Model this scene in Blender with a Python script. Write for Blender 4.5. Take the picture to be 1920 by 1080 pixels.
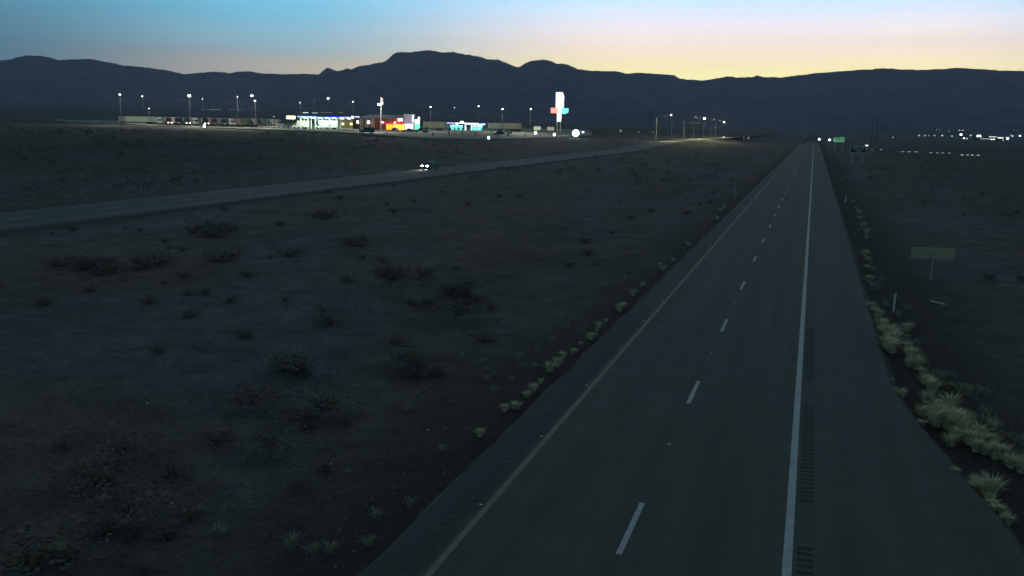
import bpy, math, random
import numpy as np
from mathutils import Vector, Matrix, noise
random.seed(7); rng = np.random.default_rng(7)
R = math.radians
scene = bpy.context.scene
for o in list(bpy.data.objects): bpy.data.objects.remove(o)

# ------------------------------------------------------------------ camera
F_PX, CAM_H, PITCH, YAW, ROLL, CAM_X = 1748.23, 9.435, 0.174703, 0.306866, 0.0175773, 3.5157
fwd = Vector((-math.sin(YAW)*math.cos(PITCH), math.cos(YAW)*math.cos(PITCH), -math.sin(PITCH)))
rt0 = Vector((math.cos(YAW), math.sin(YAW), 0)); up0 = rt0.cross(fwd)
rt = math.cos(ROLL)*rt0 + math.sin(ROLL)*up0
up = -math.sin(ROLL)*rt0 + math.cos(ROLL)*up0
CAM = Vector((CAM_X, 0, CAM_H))
cd = bpy.data.cameras.new('camera'); cam = bpy.data.objects.new('camera', cd)
scene.collection.objects.link(cam)
cam.matrix_world = Matrix(((rt.x, up.x, -fwd.x, CAM.x), (rt.y, up.y, -fwd.y, CAM.y), (rt.z, up.z, -fwd.z, CAM.z), (0, 0, 0, 1)))
cd.sensor_width = 36; cd.lens = F_PX/1920*36
cd.clip_start = 0.2; cd.clip_end = 60000
scene.camera = cam

# ------------------------------------------------------------------ sky (before sunrise: the glow behind the ridge, no sun yet)
SUN_AZ = YAW - R(15.0)                      # direction of the glow, left of +Y
w = bpy.data.worlds.new('World'); scene.world = w; w.use_nodes = True
nt = w.node_tree; nt.nodes.clear()
def N(t, **k):
    n = nt.nodes.new(t)
    for a, b in k.items(): setattr(n, a, b)
    return n
def M_(op, a, b=None, c=None, clamp=False):
    n = N('ShaderNodeMath', operation=op); n.use_clamp = clamp
    for i, v in enumerate((a, b, c)):
        if v is None: continue
        if isinstance(v, (int, float)): n.inputs[i].default_value = v
        else: nt.links.new(v, n.inputs[i])
    return n.outputs[0]
tc = N('ShaderNodeTexCoord'); sp = N('ShaderNodeSeparateXYZ'); nt.links.new(tc.outputs['Generated'], sp.inputs[0])
elev = M_('ARCSINE', sp.outputs[2])
azr = M_('ARCTAN2', M_('MULTIPLY', sp.outputs[0], -1.0), sp.outputs[1])       # left of +Y positive
daz = M_('SUBTRACT', azr, SUN_AZ)
daz = M_('ARCTAN2', M_('SINE', daz), M_('COSINE', daz))
adz = M_('ABSOLUTE', daz)
def ramp(fac, stops):
    n = N('ShaderNodeValToRGB'); nt.links.new(fac, n.inputs[0]); cr = n.color_ramp
    while len(cr.elements) > 1: cr.elements.remove(cr.elements[-1])
    cr.elements[0].position = stops[0][0]; cr.elements[0].color = (*stops[0][1], 1)
    for p, c in stops[1:]:
        e = cr.elements.new(p); e.color = (*c, 1)
    return n.outputs[0]
def lin(r, g, b):
    f = lambda v: (v/255/12.92) if v/255 <= .04045 else ((v/255+.055)/1.055)**2.4
    return (f(r), f(g), f(b))
ef = M_('MULTIPLY', M_('MAXIMUM', elev, 0.0), 180/math.pi/90)                 # 0..1 = 0..90 deg
d = lambda deg: deg/90
glow = ramp(ef, [(0, lin(255, 244, 160)), (d(2.7), lin(255, 246, 172)), (d(3.4), lin(255, 240, 184)), (d(4.4), lin(255, 232, 208)), (d(5.6), lin(236, 228, 230)), (d(7.4), lin(180, 212, 240)),
                 (d(12), lin(96, 138, 164)), (d(25), lin(80, 95, 103)), (1, lin(72, 82, 84))])
side = ramp(ef, [(0, lin(190, 172, 152)), (d(3.3), lin(182, 176, 162)), (d(4.2), lin(148, 180, 190)), (d(6.0), lin(112, 178, 204)), (d(8.2), lin(104, 180, 214)),
                 (d(14), lin(70, 108, 129)), (d(30), lin(72, 86, 93)), (1, lin(70, 80, 82))])
far_ = ramp(ef, [(0, lin(74, 106, 118)), (d(5), lin(76, 120, 138)), (d(8.5), lin(72, 146, 174)), (d(14), lin(62, 94, 112)), (d(35), lin(70, 84, 90)), (1, lin(72, 82, 84))])
def mixc(f, a, b):
    n = N('ShaderNodeMix', data_type='RGBA'); nt.links.new(f, n.inputs[0]); nt.links.new(a, n.inputs[6]); nt.links.new(b, n.inputs[7]); return n.outputs[2]
def mr(v, a, b):
    n = N('ShaderNodeMapRange', interpolation_type='SMOOTHSTEP'); nt.links.new(v, n.inputs[0]); n.inputs[1].default_value = a; n.inputs[2].default_value = b; return n.outputs[0]
c1 = mixc(mr(adz, R(7), R(30)), glow, side)
c2 = mixc(mr(adz, R(27), R(46)), c1, far_)
nv = N('ShaderNodeTexNoise'); nv.inputs['Scale'].default_value = 2.2; nv.inputs['Detail'].default_value = 5
mpv = N('ShaderNodeMapping'); mpv.inputs['Scale'].default_value = (1, 1, 26); nt.links.new(tc.outputs['Generated'], mpv.inputs[0]); nt.links.new(mpv.outputs[0], nv.inputs[0])
mv = N('ShaderNodeMapRange'); nt.links.new(nv.outputs[0], mv.inputs[0]); mv.inputs[1].default_value = .3; mv.inputs[2].default_value = .7; mv.inputs[3].default_value = .955; mv.inputs[4].default_value = 1.03
vm = N('ShaderNodeVectorMath', operation='SCALE'); nt.links.new(c2, vm.inputs[0]); nt.links.new(mv.outputs[0], vm.inputs['Scale']); c2 = vm.outputs[0]
bg = N('ShaderNodeBackground'); bg.inputs[1].default_value = 1.9; nt.links.new(c2, bg.inputs[0])
wo = N('ShaderNodeOutputWorld'); nt.links.new(bg.outputs[0], wo.inputs[0])

# ------------------------------------------------------------------ exposure
scene.view_settings.view_transform = 'Standard'; scene.view_settings.look = 'None'
scene.view_settings.exposure = 0.0; scene.view_settings.gamma = 1.0
scene.render.engine = 'CYCLES'
scene.cycles.max_bounces = 4; scene.cycles.volume_bounces = 0

# ------------------------------------------------------------------ helpers
C = scene.collection
def ray(x, y): return fwd + rt*((x-960)/F_PX) - up*((y-540)/F_PX)
def P(x, y, D): return CAM + ray(x, y)*D
def ss(t): t = min(1, max(0, t)); return t*t*(3-2*t)
def drop(Y): return 6.0*ss((Y-600)/250)
def T(X, Y):
    z = 5.2*ss((-74-X)/62)*ss((Y-40)/150)
    z += 1.8*ss((Y-350)/120)*ss((-48-X)/12)*(1-ss((-80-X)/60))
    z -= drop(Y)*ss((X+75)/35)
    r = math.hypot(X, Y)
    if r > 700:
        px = math.degrees(math.atan2(-X, Y))                  # left positive
        z += 62*ss((r-900)/5000)*ss((px-8)/22) - 14*ss((r-1500)/3500)*ss((2-px)/10)
    return z
def TG(X, Y):                                                 # the ground sheet: T with roadside ditches and small relief
    z = T(X, Y)
    if -5.6 < X < 9.6: z -= 0.25
    elif X <= -5.6: z -= 0.25 + .45*ss((-5.4-X)/3)*ss((X+22)/8) - .12
    else: z -= 0.25 + .35*ss((X-9.4)/3)*ss((26-X)/8) - .12
    if -72.5 < X < -58: z -= 0.16
    elif not (-5.8 < X < 9.8):
        k = min(1, (max(abs(X-2)-8, 0))/6)
        z += k*(.22*noise.noise(Vector((X*.09, Y*.09, 0))) + .10*noise.noise(Vector((X*.35, Y*.35, 3))) + .05*noise.noise(Vector((X*.9, Y*.9, 6))))
    return z
def at(x, y):                                                 # point of the ground seen at a pixel
    dr = ray(x, y); lo, hi = 5.0, 3000.0; D = 5.0
    while D < 7000:
        p = CAM + dr*D
        if p.z < T(p.x, p.y)-.12: break
        D *= 1.02
    lo, hi = D/1.02, D
    for _ in range(20):
        m = (lo+hi)/2; p = CAM + dr*m
        if p.z < TG(p.x, p.y): hi = m
        else: lo = m
    return CAM + dr*hi
def gp(x, D):                                                 # ground point in pixel column x at depth D
    p = P(x, 235, D); return Vector((p.x, p.y, T(p.x, p.y)))
def tagp(o, label=None, cat=None, group=None, kind=None):
    for k, v in (('label', label), ('category', cat), ('group', group), ('kind', kind)):
        if v: o[k] = v
    return o
class MB:
    def __init__(s): s.v = []; s.f = []; s.m = []
    def add(s, vs, fs, m=0):
        n = len(s.v); s.v += [tuple(v) for v in vs]; s.f += [tuple(i+n for i in f) for f in fs]; s.m += [m]*len(fs); return s
    def box(s, x0, x1, y0, y1, z0, z1, m=0, top=1.0, rz=0, piv=(0, 0)):
        cx, cy = (x0+x1)/2, (y0+y1)/2
        vs = []
        for z, k in ((z0, 1), (z1, top)):
            for x, y in ((x0, y0), (x1, y0), (x1, y1), (x0, y1)):
                vs.append((cx+(x-cx)*k, cy+(y-cy)*k, z))
        if rz:
            c_, s_ = math.cos(rz), math.sin(rz)
            vs = [(piv[0]+(x-piv[0])*c_-(y-piv[1])*s_, piv[1]+(x-piv[0])*s_+(y-piv[1])*c_, z) for x, y, z in vs]
        return s.add(vs, [(0, 3, 2, 1), (4, 5, 6, 7), (0, 1, 5, 4), (1, 2, 6, 5), (2, 3, 7, 6), (3, 0, 4, 7)], m)
    def tube(s, a, b, r0, r1=None, n=8, m=0, caps=True):
        a, b = Vector(a), Vector(b); r1 = r0 if r1 is None else r1
        d_ = (b-a).normalized(); u = d_.orthogonal().normalized(); v = d_.cross(u); vs = []
        for p, r in ((a, r0), (b, r1)):
            for i in range(n):
                t = 2*math.pi*i/n; vs.append(p+u*math.cos(t)*r+v*math.sin(t)*r)
        fs = [(i, (i+1) % n, n+(i+1) % n, n+i) for i in range(n)]
        if caps: fs += [tuple(reversed(range(n))), tuple(range(n, 2*n))]
        return s.add(vs, fs, m)
    def prism(s, prof, x0, x1, m=0, inset=None):              # profile in (y,z), extruded along x
        n = len(prof); ins = inset or [0]*n
        vs = [(x0+k, y, z) for (y, z), k in zip(prof, ins)] + [(x1-k, y, z) for (y, z), k in zip(prof, ins)]
        fs = [tuple(range(n)), tuple(reversed(range(n, 2*n)))] + [((i+1) % n, i, n+i, n+(i+1) % n) for i in range(n)]
        return s.add(vs, fs, m)
    def build(s, name, mats, parent=None, smooth=False, bevel=0, loc=None):
        me = bpy.data.meshes.new(name); me.from_pydata(s.v, [], s.f)
        for m in (mats if isinstance(mats, (list, tuple)) else [mats]): me.materials.append(m)
        me.polygons.foreach_set('material_index', s.m)
        if smooth: me.polygons.foreach_set('use_smooth', [True]*len(me.polygons))
        me.update()
        o = bpy.data.objects.new(name, me); C.objects.link(o)
        if parent: o.parent = parent
        if loc is not None: o.location = loc
        if bevel:
            b = o.modifiers.new('bevel', 'BEVEL'); b.width = bevel; b.segments = 2; b.limit_method = 'ANGLE'
        return o
def thing(name, label, cat, loc=(0, 0, 0), rz=0, group=None):
    o = bpy.data.objects.new(name, None); C.objects.link(o); o.location = loc; o.rotation_euler = (0, 0, rz)
    o.empty_display_size = .3
    return tagp(o, label, cat, group)
def dup(root, loc, rz=0, label=None, group=None, sc=None):
    def cp(o, par):
        c = o.copy(); C.objects.link(c); c.parent = par
        for ch in o.children: cp(ch, c)
        return c
    r = cp(root, None); r.location = loc; r.rotation_euler = (0, 0, rz)
    if sc: r.scale = sc
    if label: r['label'] = label
    if group: r['group'] = group
    return r
_mats = {}
def mat(name, col, rough=.7, var=.25, scale=1.0, metal=0, emit=0, ecol=None, bump=0, spec=.3):
    if name in _mats: return _mats[name]
    m = bpy.data.materials.new(name); m.use_nodes = True; t = m.node_tree; b = t.nodes['Principled BSDF']
    b.inputs['Roughness'].default_value = rough; b.inputs['Metallic'].default_value = metal
    b.inputs['Specular IOR Level'].default_value = spec
    t2 = t.nodes.new('ShaderNodeTexCoord'); n = t.nodes.new('ShaderNodeTexNoise'); n.inputs['Scale'].default_value = scale; n.inputs['Detail'].default_value = 6
    t.links.new(t2.outputs['Object'], n.inputs['Vector'])
    r = t.nodes.new('ShaderNodeValToRGB'); t.links.new(n.outputs[0], r.inputs[0])
    r.color_ramp.elements[0].position = .3; r.color_ramp.elements[1].position = .7
    r.color_ramp.elements[0].color = (*[c*(1-var) for c in col], 1); r.color_ramp.elements[1].color = (*[min(1, c*(1+var)) for c in col], 1)
    t.links.new(r.outputs[0], b.inputs['Base Color'])
    if emit:
        b.inputs['Emission Color'].default_value = (*(ecol or col), 1); b.inputs['Emission Strength'].default_value = emit
    if bump:
        bn = t.nodes.new('ShaderNodeBump'); bn.inputs['Strength'].default_value = bump; bn.inputs['Distance'].default_value = .02
        t.links.new(n.outputs[0], bn.inputs['Height']); t.links.new(bn.outputs[0], b.inputs['Normal'])
    _mats[name] = m; return m

# ------------------------------------------------------------------ ground, hills
def soil_material():
    m = bpy.data.materials.new('desert_soil'); m.use_nodes = True; t = m.node_tree; b = t.nodes['Principled BSDF']
    b.inputs['Roughness'].default_value = .95; b.inputs['Specular IOR Level'].default_value = .1
    L = t.links.new
    def n_(tp, **k):
        q = t.nodes.new(tp)
        for a, c in k.items(): setattr(q, a, c)
        return q
    geo = n_('ShaderNodeNewGeometry'); pos = geo.outputs['Position']
    def nz(scale, detail=8, rough=.6, sy=1, dist=0):
        q = n_('ShaderNodeTexNoise'); q.inputs['Scale'].default_value = scale; q.inputs['Detail'].default_value = detail; q.inputs['Roughness'].default_value = rough
        q.inputs['Distortion'].default_value = dist
        mp = n_('ShaderNodeMapping'); mp.inputs['Scale'].default_value = (1, sy, 1); L(pos, mp.inputs[0]); L(mp.outputs[0], q.inputs[0]); return q.outputs[0]
    def rp(f, st):
        q = n_('ShaderNodeValToRGB'); L(f, q.inputs[0]); e = q.color_ramp.elements
        e[0].position, e[0].color = st[0][0], (*st[0][1], 1); e[1].position, e[1].color = st[-1][0], (*st[-1][1], 1)
        for p_, c_ in st[1:-1]: k = e.new(p_); k.color = (*c_, 1)
        return q.outputs[0]
    def mx(f, a, c, bt='MIX'):
        q = n_('ShaderNodeMix', data_type='RGBA', blend_type=bt)
        if isinstance(f, float): q.inputs[0].default_value = f
        else: L(f, q.inputs[0])
        for i, v in ((6, a), (7, c)):
            if isinstance(v, tuple): q.inputs[i].default_value = (*v, 1)
            else: L(v, q.inputs[i])
        return q.outputs[2]
    base = rp(nz(.075, 8, .62, .38, .8), [(.34, SOIL_A), (.47, SOIL_B), (.60, SOIL_C)])
    base = mx(rp(nz(.06, 6, .6, .6), [(.50, (0, 0, 0)), (.66, (1, 1, 1))]), base, SOIL_D)
    patch = rp(nz(.5, 8, .7), [(.35, (.62,)*3), (.65, (1.2,)*3)])
    base = mx(1.0, base, patch, 'MULTIPLY')
    fine = rp(nz(5, 8, .8), [(.32, (.45,)*3), (.68, (1.5,)*3)])
    base = mx(1.0, base, fine, 'MULTIPLY')
    st = rp(nz(14, 3, .6), [(.66, (0, 0, 0)), (.74, (1, 1, 1))])
    base = mx(st, base, (.20, .185, .16))
    sx = n_('ShaderNodeSeparateXYZ'); L(pos, sx.inputs[0])
    def side_cover(x0, x1):      # denser ground cover beyond the verges
        q = n_('ShaderNodeMapRange', interpolation_type='SMOOTHSTEP'); L(sx.outputs[0], q.inputs[0]); q.inputs[1].default_value = x0; q.inputs[2].default_value = x1
        r2 = n_('ShaderNodeMath', operation='MULTIPLY'); L(q.outputs[0], r2.inputs[0]); r2.inputs[1].default_value = .62
        return r2.outputs[0]
    cover = mx(1.0, (.050, .053, .041), patch, 'MULTIPLY')
    base = mx(side_cover(-95, -135), base, cover); base = mx(side_cover(14, 34), base, cover)
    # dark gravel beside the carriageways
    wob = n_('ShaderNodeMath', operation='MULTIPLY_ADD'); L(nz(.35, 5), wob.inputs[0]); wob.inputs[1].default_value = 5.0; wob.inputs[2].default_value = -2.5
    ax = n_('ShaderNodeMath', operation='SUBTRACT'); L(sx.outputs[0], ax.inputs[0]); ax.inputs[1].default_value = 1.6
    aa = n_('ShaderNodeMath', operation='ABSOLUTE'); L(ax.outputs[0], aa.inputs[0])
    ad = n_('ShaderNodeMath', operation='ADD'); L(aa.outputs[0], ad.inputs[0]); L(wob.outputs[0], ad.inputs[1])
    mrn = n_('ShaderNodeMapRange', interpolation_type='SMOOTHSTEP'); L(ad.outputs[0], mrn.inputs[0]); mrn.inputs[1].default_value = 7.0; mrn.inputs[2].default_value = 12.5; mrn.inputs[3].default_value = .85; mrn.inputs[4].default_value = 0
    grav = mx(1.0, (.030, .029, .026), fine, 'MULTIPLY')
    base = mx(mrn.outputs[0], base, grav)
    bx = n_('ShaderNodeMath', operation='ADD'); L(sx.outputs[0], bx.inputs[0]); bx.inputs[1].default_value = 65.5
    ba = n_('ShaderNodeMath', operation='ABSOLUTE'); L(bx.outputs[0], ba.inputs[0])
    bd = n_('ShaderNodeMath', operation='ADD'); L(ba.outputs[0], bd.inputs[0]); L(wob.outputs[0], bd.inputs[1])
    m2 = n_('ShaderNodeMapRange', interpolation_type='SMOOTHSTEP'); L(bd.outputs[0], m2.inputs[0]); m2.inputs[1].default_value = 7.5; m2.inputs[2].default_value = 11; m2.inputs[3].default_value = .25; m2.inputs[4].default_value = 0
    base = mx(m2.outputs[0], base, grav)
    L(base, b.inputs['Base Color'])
    bn = n_('ShaderNodeBump'); bn.inputs['Strength'].default_value = .8; bn.inputs['Distance'].default_value = .12
    L(nz(2.5, 8, .7), bn.inputs['Height']); L(bn.outputs[0], b.inputs['Normal'])
    return m
SOIL_A, SOIL_B, SOIL_C, SOIL_D = (.066, .062, .052), (.084, .080, .075), (.088, .092, .102), (.102, .080, .068)
soil = soil_material()
def geom(a, b, n): return [a*(b/a)**(i/n) for i in range(1, n+1)]
xs = [-v for v in reversed(geom(460, 14000, 26))] + list(np.arange(-460, -40, 5.0)) + list(np.arange(-40, 44, 1.0)) + list(np.arange(44, 260, 6.0)) + geom(260, 14000, 26)
ys = [-6000, -2500, -900, -300, -120] + list(np.arange(-60, 10, 5.0)) + list(np.arange(10, 100, 1.0)) + list(np.arange(100, 900, 6.0)) + geom(900, 15000, 34)
nx, ny = len(xs), len(ys)
g = MB(); g.v = [(X, Y, TG(X, Y)) for Y in ys for X in xs]
g.f = [(j*nx+i, j*nx+i+1, (j+1)*nx+i+1, (j+1)*nx+i) for j in range(ny-1) for i in range(nx-1)]; g.m = [0]*len(g.f)
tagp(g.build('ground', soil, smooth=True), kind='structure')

# mountain range behind the plain: crest line by azimuth, spurs and gullies on its face
ridge = [(-900, 128), (-500, 95), (-250, 118), (-100, 108), (0, 113), (20, 111), (45, 104), (75, 104), (110, 112), (170, 110), (230, 122), (290, 128), (330, 135), (345, 139), (370, 137), (400, 134), (430, 136), (460, 133),
         (490, 137), (505, 138), (540, 139), (565, 138), (598, 139), (606, 133), (614, 127), (622, 129), (634, 133), (645, 130), (654, 128), (657, 130), (675, 124), (700, 119), (720, 116), (728, 111), (738, 101), (746, 97), (765, 98), (790, 95),
         (806, 94), (822, 97), (850, 98), (870, 101), (895, 105), (915, 111), (935, 112), (950, 118), (965, 124), (973, 126), (985, 118), (1000, 113), (1015, 111), (1030, 114), (1045, 119), (1058, 119), (1075, 125), (1085, 130), (1105, 132), (1135, 133), (1155, 133),
         (1175, 138), (1200, 136), (1225, 138), (1262, 140), (1275, 147), (1318, 151), (1330, 149), (1362, 143), (1380, 145), (1410, 144), (1420, 141), (1430, 144), (1460, 145), (1490, 142), (1530, 137), (1580, 133), (1650, 128), (1730, 131), (1800, 127), (1880, 132), (1960, 134), (2200, 120), (2600, 140), (3000, 128)]
rx, ry = np.array([a for a, b in ridge], float), np.array([b for a, b in ridge], float)
RC = 9500.0
def crest(az):      # az measured from the camera axis, right positive, radians
    x = 960+F_PX*math.tan(max(-1.1, min(1.1, az)))
    y = float(np.interp(x, rx, ry)) + 1.2*noise.noise(Vector((x*.05, 0, 0))) + 1.0*noise.noise(Vector((x*.13, 4, 0))) + 1.1*abs(noise.noise(Vector((x*.22, 7, 0)))) + .7*noise.noise(Vector((x*.6, 2, 0)))
    dr = ray(x, y); h = math.hypot(dr.x, dr.y); return math.atan2(-dr.x, dr.y), CAM_H+RC*dr.z/h
mb = MB(); AZ = np.linspace(-1.08, 1.08, 2200); NR = 44; tab = [crest(a) for a in AZ]
for i, (th, hc) in enumerate(tab):
    for j in range(NR):
        s = j/(NR-9)
        r = 4600+(RC-4600)*s
        X, Y = CAM_X-math.sin(th)*r, math.cos(th)*r
        g0 = T(X, Y)-25
        if s <= 1:
            rough_ = (1-s)*s*4
            q = noise.noise(Vector((X*.0011, Y*.0011, 1))); q2 = abs(noise.noise(Vector((X*.0032, Y*.0032, 5)))); q3 = abs(noise.noise(Vector((X*.009, Y*.009, 8))))
            base_ = s**2.1
            k = base_ + rough_*(.12*q - .20*q2 - .09*q3)
            z = g0 + (hc-g0)*min(max(k, 0), .97 if s < 1 else 1)
            if s == 1: z = hc
        else: z = hc*(1-(s-1)*1.6) - 120*(s-1)
        mb.v.append((X, Y, z))
mb.f = [(i*NR+j, (i+1)*NR+j, (i+1)*NR+j+1, i*NR+j+1) for i in range(len(AZ)-1) for j in range(NR-1)]; mb.m = [0]*len(mb.f)
rock = mat('mountain_rock', (.085, .078, .075), .95, .3, .004, spec=.05)
tagp(mb.build('mountains', rock, smooth=True), kind='structure')

# ------------------------------------------------------------------ carriageways
def asphalt(name, col, blotch=1.0, oil=None):
    m = mat(name, col, .85, .10, .7, bump=.35, spec=.25); t = m.node_tree; b = t.nodes['Principled BSDF']
    src = b.inputs['Base Color'].links[0].from_socket
    geo = t.nodes.new('ShaderNodeNewGeometry')
    n1 = t.nodes.new('ShaderNodeTexNoise'); n1.inputs['Scale'].default_value = 22; n1.inputs['Detail'].default_value = 3; t.links.new(geo.outputs['Position'], n1.inputs[0])
    mp = t.nodes.new('ShaderNodeMapping'); mp.inputs['Scale'].default_value = (1.2, .03, 1); t.links.new(geo.outputs['Position'], mp.inputs[0])
    n2 = t.nodes.new('ShaderNodeTexNoise'); n2.inputs['Scale'].default_value = 1.0; n2.inputs['Detail'].default_value = 4; t.links.new(mp.outputs[0], n2.inputs[0])
    for nn, lo, hi in ((n1, .75, 1.25), (n2, .80, 1.16)):
        mr_ = t.nodes.new('ShaderNodeMapRange'); mr_.inputs[1].default_value = .3; mr_.inputs[2].default_value = .7; mr_.inputs[3].default_value = lo; mr_.inputs[4].default_value = hi; t.links.new(nn.outputs[0], mr_.inputs[0])
        mm = t.nodes.new('ShaderNodeMix'); mm.data_type = 'RGBA'; mm.blend_type = 'MULTIPLY'; mm.inputs[0].default_value = 1
        t.links.new(src, mm.inputs[6]); t.links.new(mr_.outputs[0], mm.inputs[7]); src = mm.outputs[2]
    t.links.new(src, b.inputs['Base Color'])
    return m
road_m = asphalt('asphalt', (.060, .071, .065)); road2_m = asphalt('old_asphalt', (.050, .064, .073)); shoulder_m = asphalt('shoulder_asphalt', (.044, .052, .050))
def worn(name, col, amt=.5):
    m = mat(name, col, .7, .15, 3); t = m.node_tree; b = t.nodes['Principled BSDF']; src = b.inputs['Base Color'].links[0].from_socket
    n1 = t.nodes.new('ShaderNodeTexNoise'); n1.inputs['Scale'].default_value = 9; n1.inputs['Detail'].default_value = 8; n1.inputs['Roughness'].default_value = .8
    geo = t.nodes.new('ShaderNodeNewGeometry'); t.links.new(geo.outputs['Position'], n1.inputs[0])
    mr_ = t.nodes.new('ShaderNodeMapRange'); mr_.inputs[1].default_value = .44; mr_.inputs[2].default_value = .62; t.links.new(n1.outputs[0], mr_.inputs[0]); mr_.inputs[4].default_value = amt
    mm = t.nodes.new('ShaderNodeMix'); mm.data_type = 'RGBA'; t.links.new(mr_.outputs[0], mm.inputs[0]); t.links.new(src, mm.inputs[6]); mm.inputs[7].default_value = (.07, .08, .08, 1)
    t.links.new(mm.outputs[2], b.inputs['Base Color']); return m
white_m = worn('white_road_paint', (.36, .40, .41), .35); yellow_m = worn('yellow_road_paint', (.18, .155, .115), .55); groove_shade_m = mat('groove_shade', (.028, .033, .031), .9, .2, 3)
def strip(cols, ys_, zf, m, name, parent=None, skirt=None):
    """cols: function Y -> list of x across; a sheet along the road"""
    b = MB(); k = None
    for Y in ys_:
        row = cols(Y); k = len(row)
        for X in row: b.v.append((X, Y, zf(X, Y)))
    n = len(ys_)
    b.f = [(j*k+i, j*k+i+1, (j+1)*k+i+1, (j+1)*k+i) for j in range(n-1) for i in range(k-1)]; b.m = [0]*len(b.f)
    if skirt:
        for i, sg in ((0, -1), (k-1, 1)):
            o0 = len(b.v)
            for j, Y in enumerate(ys_):
                X = cols(Y)[i]; b.v.append((X+sg*.55, Y, zf(X, Y)-skirt))
            b.f += [((j*k+i, (j+1)*k+i, o0+j+1, o0+j) if sg > 0 else (o0+j, o0+j+1, (j+1)*k+i, j*k+i)) for j in range(n-1)]; b.m += [1]*(n-1)
    return b.build(name, m, parent)
Yr = list(np.arange(-30, 8, 4.0)) + list(np.arange(8, 100, .5)) + list(np.arange(100, 1200, 10.0))
def redge(Y): return 6.9 + 1.9*ss((38-Y)/18) + .09*noise.noise(Vector((Y*.35, 1, 0))) + .10*noise.noise(Vector((Y*1.7, 5, 0)))
zR = lambda X, Y: -drop(Y)
gravel_m = mat('gravel', (.045, .044, .041), .95, .4, 8, bump=1)
hw = thing('northbound_highway', None, None); del_ = [hw.__delitem__(k) for k in ('label', 'category') if k in hw.keys()]; tagp(hw, kind='structure')
strip(lambda Y: [-4.95 + .12*noise.noise(Vector((Y*.3, 9, 0))) + .14*noise.noise(Vector((Y*1.9, 3, 0))), -3.66, 0, 3.66, redge(Y)], Yr, zR, [road_m, gravel_m], 'road_surface', hw, skirt=.45)
lift = lambda h: (lambda X, Y: -drop(Y)+h)
strip(lambda Y: [-4.93 + .12*noise.noise(Vector((Y*.3, 9, 0))) + .14*noise.noise(Vector((Y*1.9, 3, 0))), -3.80], Yr, lift(.002), shoulder_m, 'inner_shoulder', hw)
strip(lambda Y: [-3.70, -3.54], Yr, lift(.004), yellow_m, 'yellow_edge_line', hw)
strip(lambda Y: [3.50, 3.70], Yr, lift(.004), white_m, 'white_edge_line', hw)
d0 = None
for i in range(-1, 47):
    y0 = 19.32+12.19*i
    b = MB(); b.v = [(-.055, y0, .004), (.055+.02, y0, .004), (.055+.02, y0+3.05, .004), (-.075, y0+3.05, .004)]; b.f = [(0, 1, 2, 3)]; b.m = [0]
    b.v = [(x*1.0, y, z) for x, y, z in [(-.07, y0, .004), (.07, y0, .004), (.07, y0+3.05, .004), (-.07, y0+3.05, .004)]]
    b.build('lane_dash', white_m, hw)
def grooves(x0, x1, ya, yb, step, name):  # flat dark strips: the shade inside the milled recesses is painted on
    b = MB(); y = ya
    while y < yb:
        b.add([(x0, y, .005), (x1, y, .005), (x1, y+step*.48, .005), (x0, y+step*.48, .005)], [(0, 1, 2, 3)]); y += step
    b.build(name, groove_shade_m, hw)
grooves(3.80, 4.14, 23.9, 32.6, .31, 'rumble_strip'); grooves(3.80, 4.14, 12, 21.0, .31, 'rumble_strip'); grooves(3.80, 4.14, 36.4, 46, .31, 'rumble_strip')
groove_shade_m = mat('faint_groove_shade', (.036, .041, .040), .9, .2, 3); grooves(-4.35, -3.95, 12, 45, .31, 'rumble_strip')
stud_m = mat('reflector_lens', (.75, .72, .6), .25, .05, 2, emit=0); studb_m = mat('reflector_base', (.02, .02, .02), .6)
for X, Y in [(0, 14.8), (0, 27.1), (0, 39.3), (0, 51.4), (0, 63.6)] + [(-3.80, y) for y in (20.9, 26.4, 32.5, 38.6, 44.7, 50.8, 56.9)]:
    b = MB(); b.box(X-.075, X+.075, Y-.05, Y+.05, .006, .024, 0, .7); b.box(X-.055, X+.055, Y-.068, Y-.051, .006, .026, 1); b.build('road_reflector', [studb_m, stud_m], hw)

sb = bpy.data.objects.new('southbound_highway', None); C.objects.link(sb); tagp(sb, kind='structure')
Y2 = list(np.arange(-20, 1300, 8.0)); zS = lambda X, Y: T(-66, Y)
strip(lambda Y: [-71.6, -66, -60.0], Y2, zS, [road2_m, mat('pale_gravel', (.060, .062, .062), .95, .3, 6)], 'road_surface', sb, skirt=.32)
liftS = lambda X, Y: T(-66, Y)+.006
strip(lambda Y: [-69.9, -69.72], Y2, liftS, yellow_m, 'outer_edge_line', sb)
strip(lambda Y: [-62.3, -62.1], Y2, liftS, yellow_m, 'inner_edge_line', sb)
for i in range(0, 46):
    y0 = 30+12.19*i
    strip(lambda Y: [-66.06, -65.92], [y0, y0+3.05], liftS, white_m, 'lane_dash', sb)
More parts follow.
